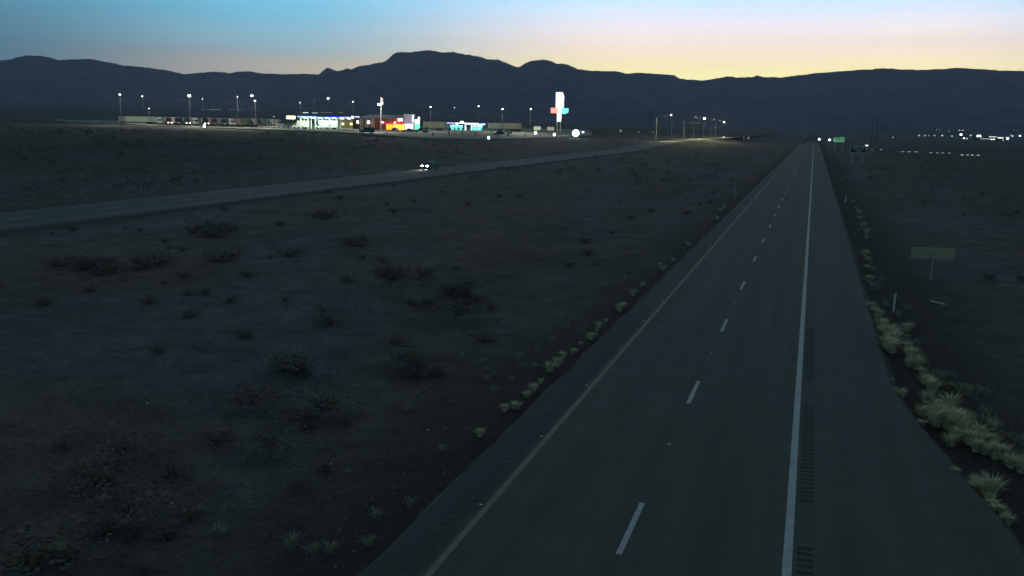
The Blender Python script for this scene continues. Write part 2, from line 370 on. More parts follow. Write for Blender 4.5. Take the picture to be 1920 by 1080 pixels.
# ------------------------------------------------------------------ plants
def shrub_mesh(seed, kind='creosote'):
    r = np.random.default_rng(seed); b = MB()
    for i in range(22):                                       # stems
        a = r.uniform(0, 2*math.pi); t = r.uniform(.25, 1.1); L_ = r.uniform(.7, 1.15)
        p0 = Vector((r.normal(0, .06), r.normal(0, .06), -.05)); p1 = p0+Vector((math.cos(a)*math.sin(t), math.sin(a)*math.sin(t), math.cos(t)))*L_*.95
        b.tube(p0, p1, .012, .004, 3, 1, False)
        for k in range(44):
            f = r.uniform(.35, 1.08); c = p0.lerp(p1, f)+Vector(r.normal(0, .10, 3)); s = r.uniform(.018, .045)
            u = Vector(r.normal(0, 1, 3)).normalized()*s; v = Vector(r.normal(0, 1, 3)).normalized()*s
            b.add([c-u-v*.4, c+u-v*.4, c+u*.4+v, c-u*.4+v], [(0, 1, 2, 3)], 0)
    return b
leaf_m = mat('creosote_leaves', (.116, .114, .084), .9, .35, 2.5, spec=.1); twig_m = mat('dry_twigs', (.13, .10, .08), .9, .3, 5)
leaf2_m = mat('grey_brown_brush', (.135, .11, .09), .9, .35, 2.5, spec=.1)
protos = []
for k in range(5):
    o = shrub_mesh(k+11).build('desert_shrub', [leaf_m if k % 2 == 0 else leaf2_m, twig_m]); protos.append(o)
def tuft_mesh(seed, n, h, spread, w=.012):
    r = np.random.default_rng(seed); b = MB()
    for i in range(n):
        a = r.uniform(0, 2*math.pi); l_ = abs(r.normal(0, .30)); L_ = h*r.uniform(.55, 1.1); q = r.uniform(0, spread)
        p0 = Vector((math.cos(a)*q, math.sin(a)*q, -.03)); dr_ = Vector((math.cos(a)*math.sin(l_), math.sin(a)*math.sin(l_), math.cos(l_)))
        p1 = p0+dr_*L_*.6; p2 = p0+(dr_+Vector((math.cos(a)*.35, math.sin(a)*.35, -.12))).normalized()*L_
        s = Vector((-math.sin(a), math.cos(a), 0))*w
        b.add([p0-s, p0+s, p1+s*.8, p1-s*.8, p2], [(0, 1, 2, 3), (3, 2, 4)])
    return b
straw_m = mat('dry_straw_grass', (.54, .50, .31), .9, .35, 3, spec=.1); straw2_m = mat('grey_green_grass', (.26, .26, .18), .9, .3, 3, spec=.1)
tprotos = [tuft_mesh(30+k, 190, [.46, .56, .68, .42][k], [.12, .15, .18, .13][k], .011).build('grass_tuft', straw_m) for k in range(4)]
tdark = [tuft_mesh(50+k, 46, .42, .20, .010).build('grass_tuft', straw2_m) for k in range(2)]
pcount = {}
def plant(lst, p, s, label, cat, group, sz=None, name=None, rotx=0):
    k = random.randrange(len(lst)); src = lst[k]
    key = id(src)
    o = src if key not in pcount else src.copy()
    if key in pcount: C.objects.link(o)
    pcount[key] = 1
    o.location = p; o.rotation_euler = (rotx, 0, random.uniform(0, 6.28)); o.scale = (s, s, s*(sz or 1))
    return tagp(o, label, cat, group)
GRP_S = 'dark shrubs scattered over the desert'
big = [(540, 690, 1.35, 'wide dark shrub of the pair in the bare patch left of the highway'), (470, 755, 1.15, 'low dark shrub just left of the largest shrub in the near desert'), (605, 770, 1.35, 'largest loose shrub in the near desert left of the highway'),
       (510, 835, 1.15, 'dark shrub nearest below the two low shrubs in the near desert'), (760, 680, 1.2, 'broad shrub standing alone halfway to the highway verge'), (240, 965, 1.2, 'dark shrub in the lower left corner area beside pale litter'), (170, 895, 1.1, 'low spreading shrub on bare soil at far lower left'),
       (230, 850, .9, 'small round shrub above the lower left corner'), (180, 505, 1.7, 'tall dark shrub clump near the left edge below the far carriageway'), (410, 435, 1.9, 'dark upright shrub between the far carriageway and the near desert'),
       (420, 490, 1.5, 'flat dark shrub below the upright one in the middle desert'), (295, 495, 1.5, 'shrub right of the tall clump in the middle desert'), (60, 1060, 1.5, 'shrub cut off by the lower left corner'), (870, 550, 1.6, 'broad dark shrub midway between car and highway'), (860, 590, 1.2, 'low shrub just below the broad one in the mid desert'), (740, 520, 1.6, 'low dark shrub left of the broad mid desert shrub'),
       (610, 410, 1.7, 'shrub alone on the pale flat below the far carriageway'), (620, 605, 1.2, 'faint shrub on the slope above the near pair'), (660, 460, 1.3, 'small shrub on the open flat in the mid desert'), (545, 480, 1.3, 'small faint shrub left of centre in the mid desert')]
for x, y, s, lab in big:
    o = plant(protos, at(x, y), s*1.15, lab, 'shrub', GRP_S, .55); o.scale.x *= 1.35
for x, y, n_, rr, s in [(180, 505, 7, 2.6, 1.2), (410, 440, 6, 2.6, 1.2), (870, 555, 5, 1.6, .9), (540, 690, 4, .8, .8), (605, 770, 4, .8, .8), (60, 1050, 7, 1.4, .9), (230, 860, 4, .8, .7), (250, 960, 3, .7, .8), (760, 680, 3, .8, .8), (740, 520, 4, 2, 1.0), (295, 495, 3, 1.5, 1)]:
    c = at(x, y)
    for k in range(n_):
        X, Y = c.x+random.gauss(0, rr), c.y+random.gauss(0, rr*.8)
        plant(protos, (X, Y, TG(X, Y)), s*random.uniform(.6, 1.1), 'small dark shrub growing in a clump on the open desert', 'shrub', 'small shrubs growing in clumps', .65)
n = 0
while n < 80:
    Y = random.uniform(14, 130)**1.0; X = random.uniform(-58, -9) if random.random() < .66 else random.uniform(13, 60)
    if noise.noise(Vector((X*.06, Y*.06, 9))) < random.uniform(-.35, .35): continue
    az = math.degrees(math.atan2(-(X-CAM_X), Y)); 
    if az > 50 or az < -14: continue
    plant(protos, (X, Y, TG(X, Y)), random.uniform(.35, 1.0), 'small dark shrub scattered on the desert floor among others like it', 'shrub', 'small shrubs scattered on the desert floor', .65); n += 1
# far brush reads as one mass
fb = MB()
for k in range(15000):
    Y = 40+900*random.random()**1.2; az = R(random.uniform(-16, 52)); X = -math.tan(az)*Y*1.0
    if Y < 130 and -60 < X < 40: continue
    if -73.5 < X < -58 or -9 < X < 11.5 or X < -750: continue
    if X < -128 and Y > 230: 
        if X < -128 and Y > 250 - (X+128)*.2: continue
    if X > -76 and random.random() < .6: continue
    if noise.noise(Vector((X*.02, Y*.02, 2))) < random.uniform(-.5, .5): continue
    z = TG(X, Y); s = random.uniform(.5, 1.5)
    for q in range(18):
        c = Vector((X+random.gauss(0, .35*s), Y+random.gauss(0, .35*s), z+random.uniform(.05, .75)*s)); u = Vector((random.gauss(0, 1), random.gauss(0, 1), random.gauss(0, 1))).normalized()*.15*s; v = Vector((random.gauss(0, 1), random.gauss(0, 1), random.gauss(0, 1))).normalized()*.14*s
        fb.add([c-u, c+v, c+u], [(0, 1, 2)])
tagp(fb.build('distant_brush', mat('distant_brush_leaves', (.088, .084, .066), .95, .35, .6, spec=.1)), 'low dark brush covering the far desert on both sides', 'brush', kind='stuff')

# bunch grass along the verges
def seg(x0, y0, x1, y1, n_, s, jx=4, jy=3): 
    for k in range(n_):
        t = (k+random.uniform(.1, .9))/n_; yield x0+(x1-x0)*t+random.gauss(0, jx), y0+(y1-y0)*t+random.gauss(0, jy), s*random.uniform(.6, 1.3)
GL, GR_ = 'dry grass tufts along the left verge', 'dry grass tufts along the right verge'
LB = 'pale dry grass tuft in the row beside the left shoulder'; RB = 'pale dry grass tuft in the dense band beside the right shoulder'
single = {(900, 815): 'pale dry grass tuft standing alone nearest the camera on the left verge', (1672, 716): 'tiny pale tuft alone at the edge of the right shoulder', (1108, 638): 'round pale grass tuft set apart in the left verge row'}
for x, y, s in list(seg(1000, 733, 1190, 550, 6, .55, 5, 3)) + list(seg(1190, 545, 1470, 288, 13, .6, 3, 3)) + [(900, 817, .8), (946, 770, .8), (967, 769, .85), (988, 744, .8), (1000, 734, .8), (1031, 696, .85), (1046, 686, .8), (1056, 670, .7), (1075, 662, .8), (1108, 638, 1.0), (1122, 615, .7), (1136, 604, .6), (1162, 582, .9), (1170, 575, .9), (1187, 553, .9), (1206, 535, .8),
                (1243, 508, .8), (1262, 490, .7), (1292, 462, .7), (1335, 413, .9), (1345, 412, 1.2), (1350, 397, 1.2), (1358, 393, 1.1), (1357, 385, 1.0), (1380, 366, 1), (1411, 334, 1.2), (1418, 320, 1.2), (1425, 318, 1.2), (1398, 333, 1), (1440, 305, 1.2)]:
    plant(tprotos, at(x, y), s*.82, single.get((x, y), LB), 'grass tuft', GL)
for x, y, s in [(975, 672, .8), (982, 688, .8), (925, 734, .7), (1003, 690, .7), (545, 1022, .8), (620, 1036, .8), (690, 1022, .7), (705, 972, .8), (829, 845, .6), (770, 945, .6), (1035, 640, .7), (1072, 600, .8), (1100, 575, .9), (1025, 620, .6), (1215, 500, .8), (1150, 560, .7), (1090, 625, .6), (960, 715, .7), (1008, 655, .7)]:
    plant(tdark, at(x, y), s, 'faint grey green grass tuft on the dark gravel behind the left verge row', 'grass tuft', 'faint tufts on the left gravel')
for k in range(45):
    Y = 13+70*random.random()**1.3; X = random.uniform(-12.5, -6.6)
    plant(tdark, (X, Y, TG(X, Y)), random.uniform(.4, .9), 'faint grey green grass tuft on the dark gravel behind the left verge row', 'grass tuft', 'faint tufts on the left gravel')
RL = [(1672, 716, .4), (1688, 746, .7), (1665, 655, 1.5), (1672, 660, 1.4), (1670, 640, 1.5), (1663, 625, 1.2), (1640, 590, 1.0), (1650, 592, .9), (1622, 478, 1.3), (1628, 490, 1.1), (1626, 505, 1.1), (1631, 526, 1.1), (1618, 424, 1.3), (1625, 438, 1.0), (1610, 400, 1.2), (1612, 411, 1.2),
      (1640, 580, .8), (1766, 872, .45), (1790, 890, .5), (1782, 836, .75), (1718, 797, .5), (1728, 800, .6), (1702, 620, 1.2), (1710, 668, 1.3), (1720, 690, 1.1), (1584, 380, .8), (1578, 340, 1), (1570, 320, 1), (1598, 380, .9), (1604, 392, 1)]
RL += list(seg(1733, 778, 1792, 808, 8, 1.0)) + list(seg(1796, 812, 1880, 862, 12, 1.05, 8, 8)) + list(seg(1760, 770, 1840, 812, 4, .8, 8, 6)) + list(seg(1880, 868, 1925, 888, 5, .8)) + list(seg(1824, 914, 1850, 935, 5, .85)) + list(seg(1850, 935, 1892, 985, 8, .75))
RL += list(seg(1722, 690, 1760, 762, 7, 1.0, 7, 5)) + list(seg(1640, 585, 1672, 650, 7, 1.2, 5, 5)) + list(seg(1612, 410, 1634, 560, 6, .7, 4, 4)) + list(seg(1572, 300, 1612, 410, 5, .6, 3, 3)) + list(seg(1690, 640, 1720, 690, 4, 1.1)) + list(seg(1765, 768, 1850, 810, 5, .9, 8, 8))
for x, y, s in RL: plant(tprotos, at(x, y), s*.95, single.get((x, y), RB), 'grass tuft', GR_)
for x, y, s in list(seg(1745, 705, 1830, 745, 12, 1.1, 12, 10)) + list(seg(1825, 775, 1915, 840, 10, 1.0, 10, 10)) + list(seg(1620, 500, 1740, 700, 18, 1.0, 12, 8)) + list(seg(1575, 330, 1640, 560, 16, 1.0, 8, 6)):
    plant(tdark, at(x, y), s*.9, 'grey green grass tuft behind the bright band on the right verge', 'grass tuft', 'duller tufts behind the right verge band')

# small pale stones and scraps
stone_m = mat('pale_stone', (.30, .30, .28), .9, .3, 8)
sm = []
for k in range(2):
    b = MB(); r_ = np.random.default_rng(k); vs = []; n_ = 7
    for ring, (z, q) in enumerate(((0, 1), (.5, .9), (.9, .45))):
        for i in range(n_): a = 2*math.pi*i/n_; vs.append((math.cos(a)*q*r_.uniform(.7, 1.2), math.sin(a)*q*.7*r_.uniform(.7, 1.2), z*.6))
    fs = [(j*n_+i, j*n_+(i+1) % n_, (j+1)*n_+(i+1) % n_, (j+1)*n_+i) for j in range(2) for i in range(n_)] + [tuple(range(2*n_, 3*n_))]
    sm.append(b.add(vs, fs).build('small_stone', stone_m))
for x, y in [(1182, 616), (1190, 616), (1175, 614), (1196, 617), (1150, 614), (835, 803), (620, 871), (322, 945), (276, 757), (803, 807), (1095, 610), (1030, 620), (1630, 543), (1635, 543), (1668, 655), (804, 960), (1122, 476), (1045, 478)]:
    plant(sm, at(x, y)+Vector((0, 0, .01)), random.uniform(.04, .075), 'tiny pale stone on the dark ground beside the highway', 'stone', 'tiny pale stones')

gb = MB(); rr2 = random.Random(4)
for k in range(7000):
    Y = 11+75*rr2.random()**1.6; X = rr2.choice((rr2.uniform(-14, -5.1), rr2.uniform(7.4 if Y > 36 else 9.2, 15), rr2.uniform(-40, -8)))
    s = rr2.uniform(.012, .04)*(1+Y/60); z = TG(X, Y); a0 = rr2.uniform(0, 3)
    vs = [(X+math.cos(a0+i*1.57)*s*rr2.uniform(.7, 1.3), Y+math.sin(a0+i*1.57)*s*rr2.uniform(.7, 1.3), z-.01) for i in range(4)] + [(X, Y, z+s*.8)]
    gb.add(vs, [(0, 1, 4), (1, 2, 4), (2, 3, 4), (3, 0, 4)])
tagp(gb.build('loose_gravel', mat('gravel_stones', (.12, .118, .11), .95, .5, 9)), 'loose gravel and small stones scattered on the verges and the desert', 'gravel', kind='stuff')
# ------------------------------------------------------------------ roadside posts
post_w = mat('white_plastic_post', (.50, .54, .55), .5, .05, 4); post_b = mat('rusty_brown_post', (.20, .13, .08), .8, .2, 6); lens_m = mat('amber_reflector', (.6, .4, .15), .3, .05)
metal_m = mat('galvanised_steel', (.35, .36, .37), .45, .12, 3, metal=.6); dark_m = mat('dark_metal', (.03, .032, .035), .6, .2, 3); sign_back = mat('weathered_sign_back', (.34, .31, .20), .7, .12, 2)
def delineator(p, h, label, m=post_w, lean=(0, 0)):
    t = thing('delineator_post', label, 'roadside post', p, YAW, 'roadside marker posts'); t.rotation_euler = (lean[0], lean[1], YAW)
    b = MB(); b.box(-.045, .045, -.012, .012, -.2, h-.02); b.box(-.03, .03, -.012, .012, h-.02, h); b.build('post', m, t)
    b = MB(); b.box(-.035, .035, -.017, -.0125, h*.8, h*.92); b.build('reflector', lens_m, t)
delineator(at(1675, 585), 1.05, 'white marker post standing upright in the right verge', lean=(0, R(2)))
delineator(at(1167, 546), 1.0, 'rusty brown marker post leaning right on the left verge', post_b, (0, R(6)))
delineator(at(1378, 361), 1.0, 'distant thin marker post at the left side of the highway', lean=(0, R(-2)))
delineator(at(1585, 377), .9, 'distant small white marker post right of the highway', lean=(0, R(1)))
delineator(at(1547, 275), 2.2, 'pale leaning marker post where the highway meets the horizon', lean=(0, R(38)))
p = at(1745, 566); t = thing('fallen_post', 'white marker post lying flat on the ground right of the highway', 'roadside post', p+Vector((0, 0, .06)), R(-52), 'roadside marker posts')
b = MB(); b.box(0, 1.05, -.035, .035, -.02, .02); b.build('post', post_w, t); b = MB(); b.box(.75, .95, -.03, .03, .021, .026); b.build('reflector', lens_m, t)

# wide low sign seen from behind, right
D = 60.0; p = gp(1773, D); t = thing('road_sign', 'wide low olive sign board on one thin post seen from behind in the right desert', 'road sign', (p.x, p.y, p.z), YAW+R(-3))
mid = P(1772.5, 481, D).z-p.z
b = MB(); b.box(-1.40, 1.40, 0, .03, mid-.37, mid+.37); b.build('sign_panel', sign_back, t, bevel=.01)
b = MB(); b.box(-.03, .03, -.075, -.003, -.3, mid+.22); b.build('post', sign_back, t)
b = MB(); b.box(-1.38, 1.38, -.025, -.002, mid+.12, mid+.16); b.box(-1.38, 1.38, -.025, -.002, mid-.2, mid-.16); b.build('brace', sign_back, t)

def lettering(rows, W_, H_, seedk, parent, m, y=-.06, name='lettering'):
    r_ = random.Random(seedk); b = MB()
    for (z0, z1, x0, x1) in rows:
        x = x0
        while x < x1-.1:
            wd = (z1-z0)*r_.uniform(.35, .7); k = r_.random()
            b.box(x, x+wd*.25, y-.01, y, z0, z1)
            if k < .7: b.box(x+wd*.25, x+wd, y-.01, y, z1-(z1-z0)*.2, z1)
            if k > .3: b.box(x+wd*.25, x+wd, y-.01, y, z0, z0+(z1-z0)*.2)
            if k < .4: b.box(x+wd*.25, x+wd*.8, y-.01, y, z0+(z1-z0)*.4, z0+(z1-z0)*.58)
            x += wd+(z1-z0)*(.22 if r_.random() < .8 else .7)
    return b.build(name, m, parent)
def frame(b, x0, x1, z0, z1, y, w_):
    b.box(x0, x1, y-.008, y, z0, z0+w_); b.box(x0, x1, y-.008, y, z1-w_, z1); b.box(x0, x0+w_, y-.008, y, z0+w_, z1-w_); b.box(x1-w_, x1, y-.008, y, z0+w_, z1-w_); return b
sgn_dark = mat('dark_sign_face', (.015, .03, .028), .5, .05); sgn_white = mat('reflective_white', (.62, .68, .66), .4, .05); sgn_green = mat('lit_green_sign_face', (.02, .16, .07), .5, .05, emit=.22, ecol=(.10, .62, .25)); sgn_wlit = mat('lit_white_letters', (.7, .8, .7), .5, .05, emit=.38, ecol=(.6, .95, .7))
D = 270.0; p = gp(1613, D); t = thing('guide_sign', 'dark rectangular guide sign with pale border and small lamp at its upper right corner', 'road sign', p, YAW)
S = D/F_PX; zc = P(1613, 280.5, D).z-p.z; hw_, hh = 16.2*S, 7.2*S
b = MB(); b.box(-hw_, hw_, 0, .05, zc-hh, zc+hh); b.build('sign_panel', sgn_dark, t)
frame(MB(), -hw_+.05, hw_-.05, zc-hh+.05, zc+hh-.05, -.002, .20).build('border', mat('pale_sign_border', (.30, .40, .40), .5, .05, emit=.02, ecol=(.4, .7, .7)), t)
lettering([(zc+.40, zc+.72, -1.6, 1.6), (zc-.05, zc+.25, -1.5, 1.7), (zc-.62, zc-.32, -.8, 1.2)], 0, 0, 3, t, mat('pale_sign_letters', (.5, .6, .58), .5, .05, emit=.05, ecol=(.8, 1, .95)), y=-.003)
b = MB(); [b.tube((x, .12, -.3), (x, .12, zc+hh-.1), .07, n=6) for x in (-1.5, 1.5)]; b.build('post', metal_m, t)
b = MB(); b.box(hw_-.55, hw_+.12, -.35, -.08, zc+hh-.05, zc+hh+.25); b.build('sign_lamp', mat('small_white_lamp', (.9, .9, .9), emit=1.6, ecol=(.8, 1, .95)), t)
D = 416.0; p = gp(1575, D); t = thing('guide_sign', 'green highway guide sign with exit tab beside the road end', 'road sign', p, YAW)
S = D/F_PX; zc = P(1575, 262.4, D).z-p.z; hw_, hh = 10.3*S, 4.0*S
b = MB(); b.box(-hw_, hw_, 0, .06, zc-hh, zc+hh); b.build('sign_panel', sgn_green, t)
b = MB(); b.box(.1*hw_, hw_, 0, .06, zc+hh+.02, zc+hh+.5); b.build('exit_tab', sgn_green, t)
frame(MB(), -hw_+.04, hw_-.04, zc-hh+.04, zc+hh-.04, -.002, .12).build('border', sgn_wlit, t)
lettering([(zc+.15, zc+.6, -2.1, -.3), (zc-.55, zc-.1, -2.1, .3), (zc-.3, zc+.25, .7, 2.1)], 0, 0, 5, t, sgn_wlit, y=-.003)
b = MB(); [b.tube((x, .14, -.3), (x, .14, zc+hh-.1), .08, n=6) for x in (-1.7, 1.7)]; b.build('post', metal_m, t)
beacon_m = mat('white_beacon_lens', (.9, .9, .9), emit=2.5, ecol=(1, .98, .95))
for x, y, lab in ((1538, 261.3, 'round white roadside light left of the pair before the green sign'), (1557.3, 262.3, 'round white roadside light right beside the green guide sign')):
    D = 380.; p = gp(x, D); t = thing('beacon', lab, 'light', p, YAW, 'white roadside lights by the road end'); z = P(x, y, D).z-p.z; S = D/F_PX
    MB().tube((0, .05, -.2), (0, .05, z), .06, n=6).build('post', metal_m, t)
    MB().tube((0, -.12, z), (0, .1, z), 2.1*S, n=14).build('lamp_head', beacon_m, t)

# ------------------------------------------------------------------ oncoming car
glass_m = mat('car_glass', (.02, .025, .03), .08, .1, spec=.6); tyre_m = mat('tyre_rubber', (.02, .02, .02), .9, .2, 6); rim_m = mat('alloy_rim', (.4, .4, .42), .35, .05, metal=.8)
head_m = mat('headlight_on', (1, 1, 1), emit=70, ecol=(1, .96, 1)); tail_m = mat('tail_light_red', (.25, .01, .01), .3)
def car(label, cat, loc, rz, L_=4.6, W_=1.82, H_=1.45, col=(.2, .22, .24), lights=False, name='car', group=None, suv=False, pickup=False):
    t = thing(name, label, cat, loc, rz, group)          # front towards -Y
    paint = mat('car_paint_%s' % '_'.join(str(int(c*100)) for c in col), col, .35, .04, 1, spec=.5)
    hl, hb_ = L_/2, H_
    if suv: prof = [(-hl, .35), (-hl, .85), (-hl+.15, 1.0), (-hl*.5, 1.08), (hl-.05, 1.12), (hl, .95), (hl, .35)]; cab = [(-hl*.5, 1.06), (-hl*.22, H_-.04), (hl*.5, H_), (hl*.9, H_-.08), (hl-.06, 1.1)]
    elif pickup: prof = [(-hl, .4), (-hl, .95), (-hl+.15, 1.05), (-hl*.45, 1.12), (hl, 1.12), (hl, .4)]; cab = [(-hl*.45, 1.1), (-hl*.22, H_-.03), (hl*.12, H_), (hl*.25, H_-.1), (hl*.28, 1.1)]
    else: prof = [(-hl, .3), (-hl, .66), (-hl+.2, .78), (-hl*.45, .92), (hl*.72, .98), (hl-.04, .92), (hl, .5), (hl, .3)]; cab = [(-hl*.47, .9), (-hl*.16, H_-.04), (hl*.2, H_), (hl*.42, H_-.08), (hl*.75, .96)]
    b = MB(); b.prism(prof, -W_/2, W_/2, 0, [.06, .03, .08, .03]+[.03]*(len(prof)-5)+[.06]); b.build('body', paint, t, bevel=.05)
    ins = [.04, .2, .22, .2, .06][:len(cab)]
    MB().prism(cab, -W_/2+.04, W_/2-.04, 0, ins).build('cabin_glass', glass_m, t, bevel=.04)
    b = MB(); zt = H_; y0, y1 = cab[1][0]+.02, cab[-2][0]-.02; b.box(-W_/2+.25, W_/2-.25, y0, y1, zt-.07, zt+.015); b.build('roof', paint, t, bevel=.02)
    for sx in (-1, 1):
        for yy in (-hl*.62, hl*.6):
            wr = .36 if (suv or pickup) else .32
            wm = MB().tube((sx*(W_/2-.2), yy, wr), (sx*(W_/2+.01), yy, wr), wr, n=20).build('wheel', tyre_m, t)
            MB().tube((sx*(W_/2-.02), yy, wr), (sx*(W_/2+.03), yy, wr), wr*.6, n=12).build('rim', rim_m, wm)
        hz = .88 if (suv or pickup) else .64
        MB().box(sx*(W_/2-.33)-.17, sx*(W_/2-.33)+.17, -hl-.03, -hl+.1, hz-.085, hz+.085).build('headlight', head_m if lights else rim_m, t, bevel=.02)
        MB().box(sx*(W_/2-.2)-.12, sx*(W_/2-.2)+.12, hl-.04, hl+.025, .72, .88).build('taillight', tail_m, t)
    b = MB(); b.box(-.5, .5, -hl-.02, -hl+.05, .42, .58); b.build('grille', dark_m, t)
    if lights:
        for sx in (-1, 1):
            ld = bpy.data.lights.new('headlight_beam', 'SPOT'); ld.energy = 700; ld.spot_size = R(60); ld.spot_blend = .8; ld.color = (1, .95, .8); ld.shadow_soft_size = .08
            lo = bpy.data.objects.new('headlight_beam', ld); C.objects.link(lo); lo.parent = t; lo.location = (sx*.6, -hl-.12, .62); lo.rotation_euler = (R(80), 0, R(180))
    return t
p = at(806, 317.5); car('car with bright white headlights driving towards the camera on the far carriageway', 'car', (p.x, p.y, T(-66, p.y)+.0), R(-5), lights=True, col=(.10, .12, .14))
# ------------------------------------------------------------------ travel stop
pad_poly = [(130, 640), (225, 520), (400, 400), (560, 330), (690, 292), (800, 300), (920, 345), (1045, 420), (1112, 500), (1100, 800), (900, 900), (500, 900), (100, 900)]
pp = [gp(x, D) for x, D in pad_poly]
def inside(X, Y, poly):
    c = False; j = len(poly)-1
    for i in range(len(poly)):
        a, b_ = poly[i], poly[j]
        if (a.y > Y) != (b_.y > Y) and X < (b_.x-a.x)*(Y-a.y)/(b_.y-a.y)+a.x: c = not c
        j = i
    return c
pad_m = mat('travel_stop_concrete', (.15, .155, .12), .85, .18, .15)
import bmesh
bm = bmesh.new(); vs_ = []
b = MB(); step = 6.0
ring = []
for i in range(len(pp)):
    a, c = pp[i], pp[(i+1) % len(pp)]; n_ = max(1, int((c-a).length/14))
    for k in range(n_): q = a.lerp(c, k/n_); ring.append((q.x, q.y, T(q.x, q.y)+.32))
cx, cy = sum(v[0] for v in ring)/len(ring), sum(v[1] for v in ring)/len(ring); n_ = len(ring); K = 14
for k in range(K+1):
    for (x, y, z) in ring:
        X, Y = cx+(x-cx)*(1-k/K*.999), cy+(y-cy)*(1-k/K*.999); b.v.append((X, Y, T(X, Y)+.32))
b.f = [(k*n_+(i+1) % n_, k*n_+i, (k+1)*n_+i, (k+1)*n_+(i+1) % n_) for k in range(K) for i in range(n_)]
o0 = len(b.v); b.v += [(x+(x-cx)*.002, y+(y-cy)*.002, z-.9) for x, y, z in ring]
b.f += [((i+1) % n_, o0+(i+1) % n_, o0+i, i) for i in range(n_)]; b.m = [0]*len(b.f)
for i, f in enumerate(b.f): b.f[i] = tuple(reversed(f))
tagp(b.build('parking_lot', pad_m), kind='structure')
bm.free()
def gpp(x, D): q = gp(x, D); q.z += .33; return q
def zat(x, y, D, base): return P(x, y, D).z-base.z
# materials
def emi(name, col, e): return mat(name, col, .5, .02, emit=e, ecol=col)
wall_red = mat('dark_red_wall', (.12, .055, .055), .85, .15, .6); wall_tan = mat('tan_stucco', (.32, .27, .20), .85, .1, .5); roof_g = mat('grey_shingle_roof', (.30, .33, .34), .85, .2, 2)
white_p = mat('white_panel', (.62, .62, .56), .5, .08, .4); cream_p = mat('cream_panel', (.34, .33, .24), .6, .1, .4); grey_p = mat('grey_panel', (.26, .27, .24), .6, .1, .4); green_p = mat('dark_green_paint', (.06, .12, .10), .5, .1, .4); maroon_p = mat('maroon_paint', (.15, .05, .05), .5, .1, .4); brown_p = mat('brown_panel', (.22, .15, .10), .6, .1, .4); black_p = mat('black_paint', (.03, .03, .035), .5, .1, .4)
lamp_w = emi('white_lamp', (1, 1, 1), 9); lamp_b = emi('bright_white_lamp', (.93, .97, 1), 40); lamp_d = emi('dim_lamp', (.62, .8, .85), 1.0); lamp_warm = emi('warm_lamp', (1, .8, .6), 22)
Y_ = YAW

def lamp_light(parent, z, e, col=(1, .95, .78), y=-.6, x=0, name='lamp_light'):
    ld = bpy.data.lights.new(name, 'POINT'); ld.energy = e; ld.color = col; ld.shadow_soft_size = .4
    lo = bpy.data.objects.new(name, ld); C.objects.link(lo); lo.parent = parent; lo.location = (x, y, z); return lo
# main store
D = 400.; S = D/F_PX; g0 = gpp(720, D); t = thing('store_building', 'long red walled store with grey roof and glowing orange windows', 'building', g0, Y_+R(4))
X_ = lambda x, ref=720, s=S: (x-ref)*s
zr, ze = zat(720, 215, D, g0), zat(720, 222, D, g0)
b = MB(); b.box(X_(672), X_(760), 0, 22, 0, ze); b.build('wall', wall_red, t)
b = MB(); x0, x1 = X_(670), X_(762); b.add([(x0, -1, ze), (x1, -1, ze), (x1, 23, ze), (x0, 23, ze), (x0+4.5, 9, zr), (x1-1.5, 9, zr), (x1-1.5, 13, zr), (x0+4.5, 13, zr)], [(0, 3, 2, 1), (0, 1, 5, 4), (1, 2, 6, 5), (2, 3, 7, 6), (3, 0, 4, 7), (4, 5, 6, 7)]); b.build('roof', roof_g, t)
for x in (679, 688, 699):
    MB().box(X_(x)-.75, X_(x)+.75, -1.2, -.02, 0, ze-.15).build('pillar', wall_tan, t)
for x in (684, 669.5): MB().box(X_(x)-.6, X_(x)+.6, -.2, -.02, 0, 2.4).build('door', dark_m, t)
for x in (717.5, 740.5): lamp_light(t, 4.2, 120, (1, .25, .2), y=-3.5, x=X_(x))
lamp_light(t, 1.6, 1800, (1, .12, .08), y=-2.5, x=X_(748))  # added red light without a fixture, for the glow on the ground
# entrance bay
zt = zat(768, 216, D, g0)
b = MB(); b.box(X_(757.5), X_(776), -2.2, 12, 0, zt); b.build('entrance_tower', mat('blue_grey_stucco', (.22, .21, .30), .8, .1, .5), t)
b = MB(); b.box(X_(756.5), X_(777), -2.6, 12.4, zt, zt+.35); b.build('tower_cap', roof_g, t)
zw0, zw1 = zat(740, 247, D, g0)+.35, zat(740, 233, D, g0)
zw0 = max(zw0, .3)
or1 = emi('orange_lit_window', (1, .38, .03), 1.9); or2 = emi('amber_lit_window', (1, .5, .05), 2.1); rd = emi('red_neon', (1, .05, .03), 1.6); wl = emi('white_violet_window', (.85, .75, 1), 2.2)
xs_ = [724, 729.5, 735, 740.5, 746.5, 752.5, 758]
for i in range(6):
    w_ = MB().box(X_(xs_[i])+.06, X_(xs_[i+1])-.06, -.14, -.02, zw0, zw1).build('window', or1 if i < 3 else or2, t)
    frame(MB(), X_(xs_[i])+.06, X_(xs_[i+1])-.06, zw0, zw1, -.145, .07).build('frame', mat('orange_brown_frame', (.25, .09, .03), .6), w_)
b = MB(); b.box(X_(723), X_(758.5), -.30, -.15, zw1+.02, zw1+.22); b.build('neon_strip', rd, t)
for x, wd in ((763, 3.4), (771, 3.2)):
    MB().box(X_(x-wd), X_(x+wd), -2.36, -2.22, .3, zw1-.3).build('window', wl, t)
MB().box(X_(758), X_(775.5), -3.8, -2.3, zw1-.1, zw1+.25).build('awning', emi('pale_lit_awning', (.8, .78, 1), 1.2), t)
MB().box(X_(746), X_(755), -.5, -.05, zat(750, 227, D, g0), zat(750, 221.8, D, g0)).build('sign_box', emi('pink_white_sign', (1, .78, .95), 2.2), t)
z = zat(740, 229.8, D, g0)
